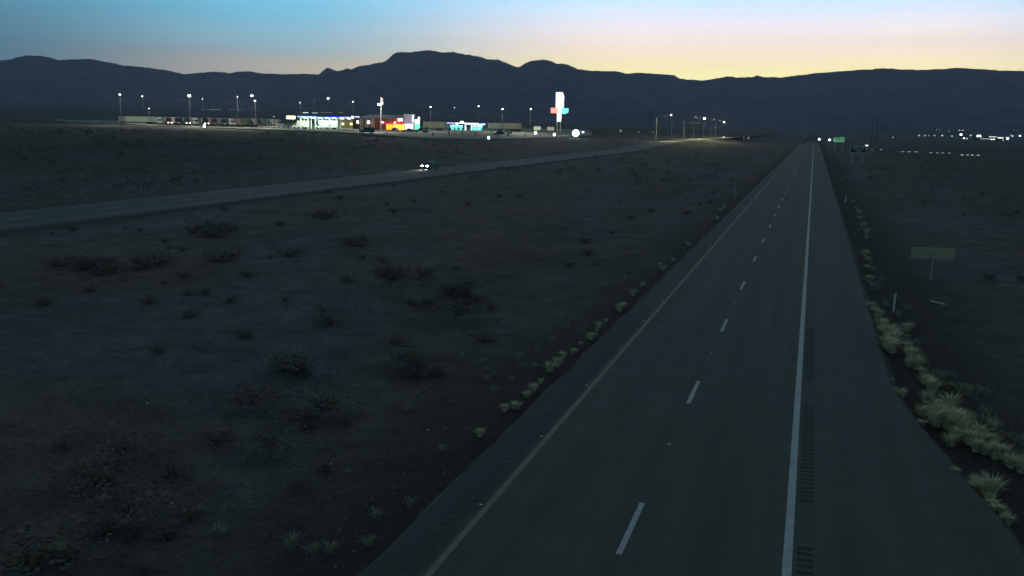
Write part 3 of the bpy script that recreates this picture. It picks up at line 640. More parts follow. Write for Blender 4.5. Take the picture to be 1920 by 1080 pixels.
for x in (717.5, 740.5): MB().box(X_(x-2.3), X_(x+2.3), -.75, -.1, z-.22, z+.22, 0, .6).build('gooseneck_lamp', emi('red_pink_lamp', (1, .42, .4), 7), t)
for x in (671.5, 692): MB().box(X_(x-1.9), X_(x+1.9), -1.55, -1.2, z-.45, z+.45, 0, .6).build('wall_lamp', emi('warm_wall_lamp', (1, .85, .75), 12), t)
MB().box(X_(706), X_(756), -.2, -.02, zw1+.9, zw1+1.02).build('trim', mat('pale_trim', (.5, .3, .28), .6), t)
# tan side wing
g1 = gpp(651, D); t = thing('side_wing', 'low building with yellow lit wall between the fuel canopy and the store', 'building', g1, Y_+R(2)); zt = zat(651, 225.5, D, g1)
MB().box(-11.2*S, 11.2*S, 0, 12, 0, zt).build('wall', mat('tan_stucco_lit_yellow', (.42, .38, .18), .8, .1, .5), t)  # tan wall, its yellow lamplight mixed into the base colour
MB().box(-11.8*S, 11.8*S, -.4, 12.4, zt, zt+.3).build('roof', roof_g, t)
for x in (-8, 7.5): MB().box(x*S-.35, x*S+.35, -.5, -.1, 2.3, 2.6).build('wall_lamp', emi('yellow_wall_lamp', (1, .9, .45), 8), t)
# tall lit pylon beside entrance
D = 392.; S = D/F_PX; g1 = gpp(782, D); t = thing('price_pylon', 'white and green lit pylon sign beside the store entrance', 'sign', g1, Y_)
za, zb, zc_ = zat(782, 243.5, D, g1), zat(782, 232, D, g1), zat(782, 221.5, D, g1)
MB().box(-.25, .25, 0, .4, 0, max(.4, za)).build('post', dark_m, t)
MB().box(-4.2*S, 4.5*S, 0, .5, max(za, .3), zb).build('green_panel', emi('green_lit_panel', (.16, 1, .5), 1.5), t)
MB().box(-4.0*S, 4.4*S, 0, .5, zb+.02, zc_-.6).build('white_panel', emi('mint_white_panel', (.85, 1, .95), 3), t)
MB().box(1.2*S, 5.2*S, 0, .5, zc_-.58, zc_+.5, 0, .7).build('crown_panel', emi('mint_white_panel', (.85, 1, .95), 3), t)
D = 396.; g1 = gpp(775.5, D); t = thing('banner_sign', 'narrow upright white banner sign left of the green pylon', 'sign', g1, Y_); z0, z1 = zat(775, 228.5, D, g1), zat(775, 217, D, g1)
MB().tube((0, 0, 0), (0, 0, z0+.02), .1, n=6).build('post', metal_m, t); MB().box(-1.3*S, 1.3*S, -2.5, -2.2, z0, z1, 0, .8).build('banner', emi('white_banner', (.95, .95, 1), 2.5), t)
MB().box(-.06, .06, -2.2, .1, z0+.5, z0+.62).build('bracket', metal_m, t)

# truck fuel canopy
def canopy(xa, xb, ytop, ybot, D, cols, label, edge, depth, name='fuel_canopy', colm=None, fascia=None):
    S = D/F_PX; xm = (xa+xb)/2; g = gpp(xm, D); t = thing(name, label, 'fuel canopy', g, Y_)
    z1, z0 = zat(xm, ytop, D, g), zat(xm, ybot, D, g); hw = (xb-xa)/2*S
    MB().box(-hw, hw, 0, depth, z0, z1).build('canopy_roof', fascia or dark_m, t)
    for (f0, f1, m) in edge: MB().box(-hw+2*hw*f0, -hw+2*hw*f1, -.12, -.02, z0+(z1-z0)*.25, z0+(z1-z0)*.75).build('light_strip', m, t)
    for x in cols:
        for yy in (1.2, depth-1.2): MB().box((x-xm)*S-.22, (x-xm)*S+.22, yy-.22, yy+.22, 0, z0-.01).build('column', colm or white_p, t)
    if depth == 9:
        for x in cols[::2]: lamp_light(t, z0-.5, 1100, (.72, 1, .82), y=.4, x=(x-xm)*S+1.5)  # lights added under the front edge to brighten the parked vehicles
    for x in cols:
        MB().box((x-xm)*S-.5+1.6, (x-xm)*S+.5+1.6, -.9, -.14, z0+.02, z0+.2).build('added_edge_lamp', emi('added_canopy_edge_lamp', (.7, 1, .85), 3), t) if name == 'fuel_canopy' and depth == 9 else None  # front edge lamps are added, to go with the extra light on the vehicles
        MB().box((x-xm)*S-.5+1.6, (x-xm)*S+.5+1.6, depth/2-.5, depth/2+.5, z0-.12, z0-.01).build('ceiling_lamp', emi('canopy_lamp', (.75, 1, .88), 25), t)
    return t, g, S, z0
blue = emi('blue_light_strip', (.02, .05, 1), 2.2); blue2 = emi('pale_blue_light_strip', (.25, .5, 1), 1.2); vio = emi('violet_light_strip', (.35, .28, 1), 1.4)
canopy(558, 660, 217.6, 221.4, 402., (563, 576.5, 590.5, 604, 617.5, 631.5, 645), 'long dark truck fuel canopy with a blue light strip along its edge', [(0, .35, blue2), (.35, .62, mat('dim_blue_strip', (.05, .2, .5), emit=.5, ecol=(.05, .22, .6))), (.62, .8, blue), (.8, 1, vio)], 9)
D = 400.; g1 = gpp(661.5, D); t = thing('canopy_sign', 'small white lit sign box at the right end of the truck fuel canopy', 'sign', g1, Y_); S = D/F_PX
MB().box(-2*S, 2*S, -.6, -.1, zat(661, 222.3, D, g1), zat(661, 217.8, D, g1)).build('sign_box', emi('white_sign', (.9, .88, 1), 2.4), t); MB().box(-.1, .1, -.09, .1, 0, zat(661, 219, D, g1)).build('post', dark_m, t)
g1 = gpp(670, D); t = thing('canopy_sign', 'flat pale sign between the fuel canopy and the store roof', 'sign', g1, Y_)
MB().box(-4.5*S, 4.5*S, -.6, -.3, zat(670, 220.4, D, g1), zat(670, 218, D, g1)).build('sign_box', emi('pale_grey_sign', (.7, .72, .78), .9), t); MB().box(-.1, .1, -.29, -.1, 0, zat(670, 219, D, g1)).build('post', dark_m, t)
# yellow sign
D = 430.; S = D/F_PX; g1 = gpp(545.5, D); t = thing('price_sign', 'glowing yellow sign box on two posts above the parked trucks', 'sign', g1, Y_); z0, z1 = zat(545, 223.2, D, g1), zat(545, 217.2, D, g1)
MB().box(-8.3*S, 8.3*S, 0, .5, z0, z1).build('sign_box', emi('yellow_sign', (1, .86, .36), 2.2), t, bevel=.1)
MB().box(-5*S, 5*S, -.03, -.005, z0+.3, z1-.35).build('sign_face', emi('pale_yellow_face', (1, .95, .7), 2.2), t)
for x in (-1, 1): MB().box(x-.1, x+.1, .1, .3, 0, z0).build('post', dark_m, t)

# car fuel canopy with pumps
t, g1, S, z0 = canopy(838, 912, 229.8, 232.6, 470., (850, 872, 883.5, 890, 896.5, 901), 'car fuel canopy with white fascia and blue ends over cyan lit pumps', [(0, .18, emi('pale_violet_strip', (.6, .55, 1), 1.5)), (.2, .38, emi('white_fascia_light', (.9, .9, 1), 2)), (.4, .8, emi('white_fascia_light', (.9, .9, 1), 2)), (.82, .97, blue)], 8, colm=emi('lit_white_column', (.8, .95, 1), 1.1), fascia=mat('blue_fascia', (.05, .06, .25), .5))
MB().box((863-875)*S, (869-875)*S, -.5, -.2, z0+.3, z0+1.4).build('sign_box', emi('white_sign', (.9, .88, 1), 2.4), t)
cy_m = emi('cyan_lit_panel', (.12, .95, .85), 1.1); cyd = mat('dark_teal', (.02, .10, .10), .5)
k = 0
for x, lab in ((848, 'leftmost cyan lit fuel pump under the car canopy'), (856, 'second cyan fuel pump under the left half of the car canopy'), (864, 'third cyan fuel pump left of the white columns'), (888, 'cyan fuel pump left of the pair under the right half of the car canopy'), (894, 'middle cyan fuel pump under the right half of the car canopy'), (901, 'rightmost cyan lit fuel pump under the car canopy')):
    D = 462.; S = D/F_PX; g2 = gpp(x, D); t = thing('fuel_pump', lab, 'fuel pump', g2, Y_, 'cyan lit fuel pumps')
    MB().box(-.75, .75, -.35, .35, 0, .2).build('island', white_p, t)
    MB().box(-.55, .55, -.3, .3, .2, 1.15).build('cabinet', cyd, t); MB().box(-.48, .48, -.33, -.3, .3, 1.0).build('front_panel', cy_m, t)
    MB().box(-.85, .85, -.32, .32, 1.16, 2.15).build('display', cy_m, t); MB().box(-1.0, 1.0, -.36, .36, 2.16, 2.4).build('top_light', emi('cyan_white_light', (.5, 1, .95), 2.5), t)
    for sx in (-1, 1): MB().tube((sx*.62, -.3, 1.1), (sx*.8, -.4, .35), .04, n=6).build('hose', dark_m, t)
for x, lab, w_ in ((858, 'left long pale cyan island kerb under the car fuel canopy', 2.7), (895, 'right long pale cyan island kerb under the car fuel canopy', 2.3)):
    g2 = gpp(x, 458.); t = thing('pump_island', lab, 'kerb', g2, Y_, 'pump islands'); MB().box(-w_*1.3, w_*1.3, -.3, .3, 0, .22).build('kerb', mat('pale_concrete', (.5, .5, .45), .8), t, bevel=.04); MB().box(-.1, .1, -.42, -.31, 0, .8).build('bollard', post_w, t)

# vehicles on the lot
def trailer_parts(t, L_, col, x=0, rng_=None, logo=None):
    MB().box(-1.28, 1.28, 0, L_, 1.15, 4.05).build('trailer_box', col, t, bevel=.05)
    MB().box(-1.0, 1.0, .4, L_-.3, .95, 1.14).build('chassis', dark_m, t)
    for sx in (-1, 1):
        for yy in (L_-1.0, L_-2.3): MB().tube((sx*.85, yy, .5), (sx*1.25, yy, .5), .5, n=14).build('wheel', tyre_m, t)
def semi(loc, rz, label, cabm, boxm, group=None, L_=14.5, lights=False):
    t = thing('semi_truck', label, 'truck', loc, rz, group)
    trailer_parts(t, L_, boxm)
    c = MB(); c.prism([(-4.9, .7), (-4.9, 1.75), (-4.6, 1.95), (-3.6, 2.05), (-3.2, 2.95), (-2.2, 3.75), (-.75, 3.9), (-.75, .7)], -1.18, 1.18, 0, [.1, .12, .15, .08, .08, .15, .1, .02]); c.build('cab', cabm, t, bevel=.06)
    MB().add([(-.98, -3.62, 2.14), (.98, -3.62, 2.14), (.93, -3.28, 2.9), (-.93, -3.28, 2.9)], [(0, 1, 2, 3)]).build('windshield', glass_m, t)
    MB().box(-.6, .6, -4.97, -4.9, .85, 1.7).build('grille', rim_m, t)
    for sx in (-1, 1):
        MB().box(sx*1.2-.02, sx*1.2+.02, -3.3, -2.4, 2.1, 2.75).build('side_window', glass_m, t)
        MB().box(sx*.92-.16, sx*.92+.16, -4.98, -4.85, 1.05, 1.25).build('headlight', lamp_warm if lights else rim_m, t)
        for yy in (-4.0, -.9, .5): MB().tube((sx*.8, yy, .5), (sx*1.2, yy, .5), .5, n=14).build('wheel', tyre_m, t)
        MB().tube((sx*1.1, -.6, 1.2), (sx*1.1, -.6, 4.1), .09, n=6).build('exhaust_stack', rim_m, t)
    return t
cabs = [('white', white_p, white_p), ('maroon', maroon_p, grey_p), ('black', black_p, white_p), ('green', green_p, green_p), ('white', white_p, grey_p), ('dark grey', dark_m, green_p), ('maroon', maroon_p, grey_p), ('green', green_p, grey_p), ('white', white_p, green_p), ('brown', brown_p, brown_p), ('black', black_p, green_p), ('dark grey', dark_m, grey_p), ('green', green_p, green_p), ('white', grey_p, grey_p)]
ordn = ['first', 'second', 'third', 'fourth', 'fifth', 'sixth', 'seventh', 'eighth', 'ninth', 'tenth', 'eleventh', 'twelfth', 'thirteenth', 'fourteenth']
for i, (nm, a, c) in enumerate(cabs):
    x = 297+17.0*i; D = 505-3.6*i
    semi(gpp(x, D), Y_+R(36 if i < 9 else 50), '%s semi truck, %s from the left in the long parked row' % (nm, ordn[i]), a, c, 'semi trucks parked in a row', lights=(i in (1, 3, 5)))
# long pale trailer at the left end, seen from its side
t = thing('trailer', 'long pale box trailer seen side on at the left end of the truck row', 'trailer', gpp(237, 518), Y_+R(-90)); trailer_parts(t, 14.8, mat('pale_green_white_panel', (.52, .56, .40), .5, .08, .4)); MB().tube((-1, 1.5, 0), (-1, 1.5, 1.1), .08, n=6).build('landing_leg', dark_m, t)
t = thing('trailer', 'short grey trailer end standing alone left of the long pale trailer', 'trailer', gpp(223, 530), Y_+R(-70)); trailer_parts(t, 3.6, grey_p); MB().box(-1.3, -1.285, 1.2, 2.2, 2.2, 3.2).build('decal', dark_m, t)
# white box truck and motorhome
def boxtruck(loc, rz, label, boxm, name='box_truck', cat='truck', L_=7.0, H_=3.4):
    t = thing(name, label, cat, loc, rz)
    MB().box(-1.2, 1.2, -L_/2+1.3, L_/2, .75, H_).build('cargo_box', boxm, t, bevel=.08)
    MB().prism([(-L_/2-.8, .5), (-L_/2-.8, 1.25), (-L_/2-.1, 1.4), (-L_/2+.35, 2.25), (-L_/2+1.25, 2.35), (-L_/2+1.25, .5)], -1.05, 1.05).build('cab', boxm, t, bevel=.06)
    for sx in (-1, 1):
        MB().box(sx*1.06-.02, sx*1.06+.02, -L_/2+.3, -L_/2+1.1, 1.35, 2.1).build('side_window', glass_m, t)
        for yy in (-L_/2+.2, L_/2-1.6): MB().tube((sx*.75, yy, .45), (sx*1.12, yy, .45), .45, n=14).build('wheel', tyre_m, t)
    MB().add([(-.95, -L_/2-.14, 1.45), (.95, -L_/2-.14, 1.45), (.9, -L_/2+.31, 2.2), (-.9, -L_/2+.31, 2.2)], [(0, 1, 2, 3)]).build('windshield', glass_m, t)
    return t
boxtruck(gpp(614, 408), Y_+R(-86), 'white motorhome with dark front window under the right half of the truck canopy', mat('bright_white_paint', (.75, .78, .72), .4, .05), 'motorhome', 'motorhome', 9.2, 3.7)
boxtruck(gpp(566, 409), Y_+R(-84), 'white box truck parked behind and left of the motorhome', white_p, L_=6.6, H_=3.5)
car('dark green sport utility vehicle parked side on before the red store wall', 'suv', gpp(688, 300), Y_+R(-82), 4.9, 1.9, 1.8, (.05, .085, .075), name='parked_suv', suv=True)
car('dark sedan parked nose in below the orange windows', 'car', gpp(741, 372), Y_+R(170), col=(.07, .03, .03), name='parked_car')
car('black car parked right of the dark sedan before the white windows', 'car', gpp(766, 345), Y_+R(-80), col=(.02, .02, .03), name='parked_car')
car('pale pickup parked between the green pylon and the car canopy', 'pickup', gpp(801, 360), Y_+R(-20), 5.2, 1.95, 1.85, (.35, .36, .26), name='pickup', pickup=True)
car('dark pickup parked below the green pylon', 'pickup', gpp(790, 350), Y_+R(-75), 5.2, 1.95, 1.8, (.04, .09, .07), name='pickup', pickup=True)
for x, D, rz, L_, lab, m in ((794, 430, -80, 4, 'small cream trailer just right of the green pylon', cream_p), (806, 445, -80, 6.5, 'cream trailer behind the pale pickup', cream_p), (826, 470, -60, 8, 'dim grey trailer left of the car fuel canopy', grey_p), (915, 470, -84, 8, 'grey trailer just right of the car fuel canopy', grey_p), (937, 478, -84, 8.5, 'tan trailer in the middle of the row right of the car canopy', cream_p), (958, 480, -80, 5.5, 'short grey trailer at the right end of its row', grey_p)):
    t = thing('trailer', lab, 'trailer', gpp(x, D), Y_+R(rz), 'trailers standing near the car canopy'); trailer_parts(t, L_, m)
car('white pickup parked below the trailers right of the car canopy', 'pickup', gpp(950, 400), Y_+R(-80), 5.2, 1.95, 1.8, (.4, .4, .33), name='pickup', pickup=True)
car('dark car parked left of the white pickup near the car canopy', 'car', gpp(935, 385), Y_+R(-75), col=(.05, .05, .05), name='parked_car')
# two pale billboards and lit boxes
for x, y0, y1, lab in ((1007.5, 236.6, 244.4, 'left one of two small pale billboards right of the trailers'), (1032.8, 237.6, 245.2, 'right one of two small pale billboards left of the tall sign')):
    D = 440.; S = D/F_PX; g2 = gpp(x, D); t = thing('billboard', lab, 'billboard', g2, Y_, 'small pale billboards'); z0, z1 = zat(x, y1, D, g2), zat(x, y0, D, g2)
    MB().box(-6.9*S, 6.9*S, 0, .2, z0, z1).build('panel', mat('pale_billboard', (.45, .46, .38), .6, .05, emit=.16, ecol=(.8, .85, .6)), t)
    frame(MB(), -6.9*S, 6.9*S, z0, z1, -.002, .1).build('frame', dark_m, t)
    for sx in (-1, 1): MB().box(sx*1.1-.08, sx*1.1+.08, .05, .18, -.4, z0).build('post', dark_m, t)
for x, y, D, lab in ((382.7, 236.2, 392., 'small glowing white sign box before the truck row'), (916.5, 258.3, 335., 'small glowing white sign box below the grey trailers'), (1004.3, 249, 395., 'small glowing white sign box below the left billboard'), (1039.6, 252.3, 410., 'small glowing white sign box below the right billboard')):
    S = D/F_PX; g2 = gp(x, D); t = thing('lit_sign_box', lab, 'sign', g2, Y_, 'small lit white sign boxes'); z = zat(x, y, D, g2)
    MB().box(-2.1*S, 2.1*S, 0, .35, z-2.6*S, z+2.6*S).build('sign_box', emi('white_sign_box', (.95, .95, .95), 3), t, bevel=.06)
    MB().box(-.08, .08, .1, .25, -.3, z-2.6*S).build('post', metal_m, t)

# tall pole sign
D = 470.; S = D/F_PX; g2 = gpp(1048, D); t = thing('pole_sign', 'very tall glowing white sign with red left wing and cyan right wing', 'sign', g2, Y_)
Z = lambda y: zat(1048, y, D, g2); q = lambda x: (x-1048.2)*S
for x in (1045.2, 1051.2): MB().tube((q(x), .5, -.4), (q(x), .5, Z(216)), .28, n=10).build('post', metal_m, t)
wt = emi('white_pink_sign', (1, .84, .97), 1.05); wt2 = emi('pure_white_sign', (1, .97, 1), 1.05)
b = MB(); pr = [(1041.2, 186.8), (1056.8, 186.8), (1056.6, 181.5), (1055.4, 178), (1053.6, 173.2), (1042.2, 173.2), (1041, 175)]
n_ = len(pr); b.add([(q(x), yy, Z(y)) for yy in (-.5, .9) for x, y in pr], [tuple(range(n_)), tuple(reversed(range(n_, 2*n_)))]+[(i, n_+i, n_+(i+1) % n_, (i+1) % n_) for i in range(n_)]); b.build('top_panel', wt, t)
b = MB(); 
for (xa, ya, xb, yb) in ((1043.5, 176, 1046, 176), (1045.4, 176, 1045.6, 179.5), (1045.2, 179.5, 1043.6, 181), (1043.4, 182.6, 1044.6, 184.6)):
    b.tube((q(xa), -.56, Z(ya)), (q(xb), -.56, Z(yb)), .13, n=5)
b.build('script_mark', mat('grey_violet_letters', (.3, .3, .42), .5, emit=.25, ecol=(.4, .4, .6)), t)
MB().box(q(1041.3), q(1056.4), -.5, .9, Z(201.6), Z(187.6)).build('middle_panel', wt2, t)
MB().box(q(1040.2), q(1057.6), -.4, .8, Z(187.5), Z(186.9)).build('ledge', mat('violet_trim', (.3, .3, .5), emit=.4, ecol=(.5, .5, .8)), t)
MB().box(q(1042.2), q(1046.6), -.45, .85, Z(213), Z(201.7)).build('core_panel', emi('peach_core', (1, .50, .36), 1.0), t); MB().box(q(1046.62), q(1053.4), -.45, .85, Z(213), Z(201.7)).build('core_panel', emi('mint_core', (.70, 1, .90), .95), t)
MB().box(q(1032.4), q(1042.1), -.45, .85, Z(212.2), Z(202.4)).build('red_wing', emi('salmon_red_panel', (1, .30, .26), 1.3), t)
MB().box(q(1053.5), q(1065), -.45, .85, Z(211), Z(203)).build('cyan_wing', emi('cyan_panel', (.16, 1, .80), 1.3), t)
MB().box(q(1054), q(1061.5), -.43, .83, Z(213.2), Z(211.05)).build('cyan_lower_panel', emi('cyan_panel', (.16, 1, .80), 1.3), t)
MB().box(q(1044.1), q(1052.6), -.45, .85, Z(222.8), Z(213.1)).build('stem_panel', emi('pink_white_stem', (1, .94, .97), 1.05), t)
MB().box(q(1044), q(1052), -.45, .85, Z(228), Z(223.3)).build('bottom_panel', wt2, t)

# floodlight and blue lamp near the lot exit
def mast(x, y, D, s, m, label, poleM=dark_m, twin=False, group='lamps on tall poles around the travel stop', wd=1.0, e=0):
    S = D/F_PX; g2 = gp(x, D); t = thing('light_pole', label, 'street light', g2, Y_, group); z = zat(x, y, D, g2)
    MB().tube((0, 0, -.4), (0, 0, z), .09, .06, n=6).build('pole', poleM, t)
    hd = MB().box(-s*S*wd-.05, s*S*wd+.05, -.45, .35, z+.02+s*S*.7, z+s*S*.7+.16).build('lamp_housing', dark_m, t, bevel=.03)
    MB().box(-s*S*wd, s*S*wd, -.4, .3, z-s*S*.7, z+s*S*.7).build('lamp_lens', m, t)
    if e: lamp_light(t, z-s*S*.7-1.5, e, y=-6)
    return t, z
fl = emi('floodlight_lens', (.72, 1, .95), 25)
D = 440.; g2 = gpp(1080, D); t = thing('floodlight', 'intense greenish white floodlight on a short mast right of the tall sign', 'floodlight', g2, Y_); z = zat(1080, 250, D, g2); z = max(z, 1.7)
MB().tube((0, 0, 0), (0, 0, z-.3), .12, n=8).build('post', dark_m, t); MB().tube((0, .12, z), (0, .4, z), 1.55, 1.0, n=16).build('housing', dark_m, t); MB().tube((0, -.02, z), (0, .11, z), 1.5, n=24).build('lens', fl, t)  # lens disc widened so its shape stands in for the lamp's glare
g2 = gpp(1093.5, D); t = thing('blue_lamp', 'small blue white lamp just right of the floodlight', 'light', g2, Y_); z = max(.8, zat(1093, 248, D, g2)); MB().tube((0, 0, 0), (0, 0, z-.2), .07, n=6).build('post', dark_m, t); MB().box(-.45, .45, -.2, .2, z-.3, z+.35).build('lamp_head', emi('blue_white_lamp', (.45, .5, 1), 6), t); MB().box(-1.6, -.5, -.1, .1, z+.35, z+.75).build('visor', emi('dim_violet_lamp', (.25, .2, .8), .5), t)

LOT_W = 17000
for x, y, D, s, m, lab in [(228, 177.5, 470, 1.2, lamp_w, 'leftmost high lamp above the pale trailer'), (269.5, 181, 540, .9, lamp_w, 'second high lamp from the left'), (357.5, 180, 425, 1.9, lamp_b, 'brightest high lamp above the truck row'), (382, 185.5, 560, .8, lamp_d, 'dim lamp just right of the brightest one'),
                           (447, 181.5, 415, .9, lamp_d, 'dim high lamp left of the bright stacked pair'), (474, 179.8, 530, 1.4, lamp_b, 'upper lamp of the bright stacked pair above the trucks'), (479.5, 189, 400, 1.2, lamp_w, 'lower lamp of the bright stacked pair above the trucks'), (281, 203.3, 560, 1.1, emi('mid_lamp', (.9, .95, .95), 1.3), 'low lamp just above the pale trailer'),
                           (563.5, 192.3, 560, .9, lamp_d, 'dim high lamp above the left end of the truck canopy'), (616, 184.8, 520, 1.2, lamp_b, 'bright high lamp above the middle of the truck canopy'), (662.5, 191, 560, 1.0, lamp_d, 'dim high lamp above the right end of the truck canopy'), (589.5, 188, 600, .6, mat('very_dim_lamp', (.3, .4, .45), emit=.25, ecol=(.5, .6, .65)), 'barely lit lamp between the two above the truck canopy'),
                           (514, 218.5, 470, .8, lamp_d, 'short lamp left of the yellow sign'), (807.5, 200.8, 400, 1.0, lamp_w, 'high lamp right of the store'), (852, 202, 520, 1.1, lamp_d, 'high lamp with two dim heads above the car canopy'), (897, 199.3, 520, 1.2, emi('mid_bright_lamp', (.95, 1, .98), 8), 'high lamp above the right end of the car canopy'), (942, 204.6, 425, 1.4, emi('mid_bright_lamp', (.95, 1, .98), 8), 'high lamp above the row of grey trailers'), (994.5, 204.4, 445, 1.2, emi('mid_bright_lamp', (.95, 1, .98), 8), 'high lamp left of the tall glowing sign')]:
    mast(x, y, D, s*.85, m, lab, e=LOT_W*(1 if D < 480 else .35)*(.45 if x > 800 else 1) if y < 206 else 0)
# tall double lamp pole with flag in front of the store
D = 340.; S = D/F_PX; g2 = gpp(714.3, D); t = thing('light_pole', 'tall pale pole with two lamps and a limp flag in front of the store', 'street light', g2, Y_); z1 = zat(714, 181, D, g2); zl = zat(714, 196, D, g2)
MB().tube((0, 0, 0), (0, 0, z1), .11, .06, n=8).build('pole', mat('pale_pole', (.22, .23, .25), .5, .05), t)
MB().box(-5.5*S, .5*S, -.3, .3, zl-.25, zl+.35).build('lamp_lens', emi('white_lamp_left', (.95, .95, 1), 4), t); MB().box(1.0*S, 4*S, -.3, .3, zl+.3, zl+.85).build('lamp_lens', lamp_d, t)
MB().box(-5.6*S, 4*S, -.05, .05, zl+.05, zl+.12).build('arm', metal_m, t); lamp_light(t, zl-1.2, LOT_W*.6, y=-4.5, x=-2.5*S)
b = MB(); nf = 8
for k in range(nf): 
    for zz in (0, 1): b.v.append((.07+k*.09, .10*math.sin(k*1.3), zat(714, 191 if zz == 0 else 182.5, D, g2)-k*.06))
b.f = [(2*k, 2*k+2, 2*k+3, 2*k+1) for k in range(nf-1)]; b.m = [0]*len(b.f); o = b.build('flag', mat('faded_flag_cloth', (.32, .20, .20), .9, .5, 1.2), t); sol = o.modifiers.new('s', 'SOLIDIFY'); sol.thickness = .02

# low rail fence in front of the trucks
def rail_fence(xa, xb, D0, D1, label, n_):
    g2 = gpp(xa, D0); g3 = gpp(xb, D1); d_ = g3-g2; t = thing('rail_fence', label, 'fence', g2, math.atan2(d_.y, d_.x), 'low fences along the lot'); L_ = math.hypot(d_.x, d_.y)
    MB().box(0, L_, -.04, .04, .72, .9).build('rail', metal_m, t)
    for k in range(n_+1): MB().box(L_*k/n_-.06, L_*k/n_+.06, -.06, .06, -.3, .95).build('post', post_w, t)
rail_fence(485, 530, 418, 395, 'low pale rail fence before the right end of the truck row', 4)
rail_fence(640, 672, 360, 338, 'low pale rail fence left of the parked suv', 5)
rail_fence(705, 722, 335, 335, 'short pale rail fence below the lamp pole with the flag', 3)
bol = MB(); bol.tube((0, 0, -.2), (0, 0, 1.0), .12, n=8); b0 = bol.build('bollard', dark_m); 
bl = [(228, 505), (347, 440), (471, 390), (541, 362), (812, 320), (842, 335), (867, 350), (892, 355), (953, 385), (1013, 410), (985, 390)]
blab = ['leftmost dark bollard below the pale trailer', 'dark bollard below the left part of the truck row', 'dark bollard left of the pale rail fence', 'dark bollard below the yellow sign', 'dark bollard below the pale pickup', 'dark bollard left below the car canopy', 'dark bollard below the middle of the car canopy', 'dark bollard below the right pumps', 'dark bollard below the white pickup', 'dark bollard below the left billboard', 'dark bollard midway between pickup and left billboard']
for i, (x, D) in enumerate(bl):
    o = b0 if i == 0 else b0.copy()
    if i: C.objects.link(o)
    o.location = gpp(x, D); o.scale = (1.6, 1.6, 1.4); tagp(o, blab[i], 'bollard', 'dark bollards along the lot edge')
# kerb
b = MB(); front = [(150, 625), (225, 522), (400, 402), (560, 332), (690, 294), (800, 302), (920, 347), (1045, 422), (1111, 502)]
kr = []
for (xa, Da), (xb, Db) in zip(front, front[1:]):
    for k in range(12): f = k/12; a_ = gp(xa, Da); c_ = gp(xb, Db); q_ = a_.lerp(c_, f); kr.append(Vector((q_.x, q_.y, T(q_.x, q_.y)+.33)))
for i, v in enumerate(kr):
    nrm = (kr[min(i+1, len(kr)-1)]-kr[max(i-1, 0)]).normalized(); s_ = Vector((-nrm.y, nrm.x, 0))
    for a_, h_ in ((.0, 0), (.0, .17), (.35, .17), (.35, 0)): w_ = v+s_*a_; b.v.append((w_.x, w_.y, v.z+h_))
b.f = [(i*4+k, (i+1)*4+k, (i+1)*4+k+1, i*4+k+1) for i in range(len(kr)-1) for k in range(3)]; b.m = [0]*len(b.f)
tagp(b.build('kerb', mat('pale_concrete', (.5, .5, .45), .8)), kind='structure')
# dim lit trucks far behind (row above the pale trailers) and canopy lights behind the truck canopy
for x0, x1, y, m, lab in ((374, 388, 205, mat('faint_glow', (.2, .22, .2), emit=.05, ecol=(.8, .85, .75)), 'faintest low building on the plain behind the truck row'), (392, 412, 205.5, mat('faint_glow_b', (.3, .3, .28), emit=.15, ecol=(.8, .85, .7)), 'faintly lit low building behind the middle of the truck row'), (429, 455, 205.8, mat('faint_glow', (.2, .22, .2), emit=.05, ecol=(.8, .85, .75)), 'faint wide building right of its brighter neighbour behind the trucks'),
                          (568, 576.5, 211.3, emi('cold_glow', (.8, .95, .95), 1.2), 'bright low roof seen above the left part of the truck canopy'), (585, 594, 211.8, emi('cold_glow_b', (.7, .85, .85), .7), 'smaller bright roof above the middle of the truck canopy'), (600, 622, 211, mat('faint_glow_c', (.3, .3, .25), emit=.16, ecol=(.7, .75, .6)), 'dull lit roof above the right half of the truck canopy'), (634, 641, 211, mat('faint_glow_c', (.3, .3, .25), emit=.16, ecol=(.7, .75, .6)), 'small dull lit roof above the right end of the truck canopy')):
    xm = (x0+x1)/2; g2 = at(xm, y+1.2); D = (g2-CAM).dot(fwd); S = D/F_PX; t = thing('low_building', lab, 'building', g2, Y_, 'dim buildings behind the travel stop'); z = zat(xm, y, D, g2); hw = (x1-x0)/2*S
    MB().box(-hw, hw, 0, 8*S, -2, z-.6*S).build('wall', dark_m, t); MB().box(-hw, hw, -.4*S, 8*S, z-.58*S, z+.6*S).build('lit_fascia', m, t)
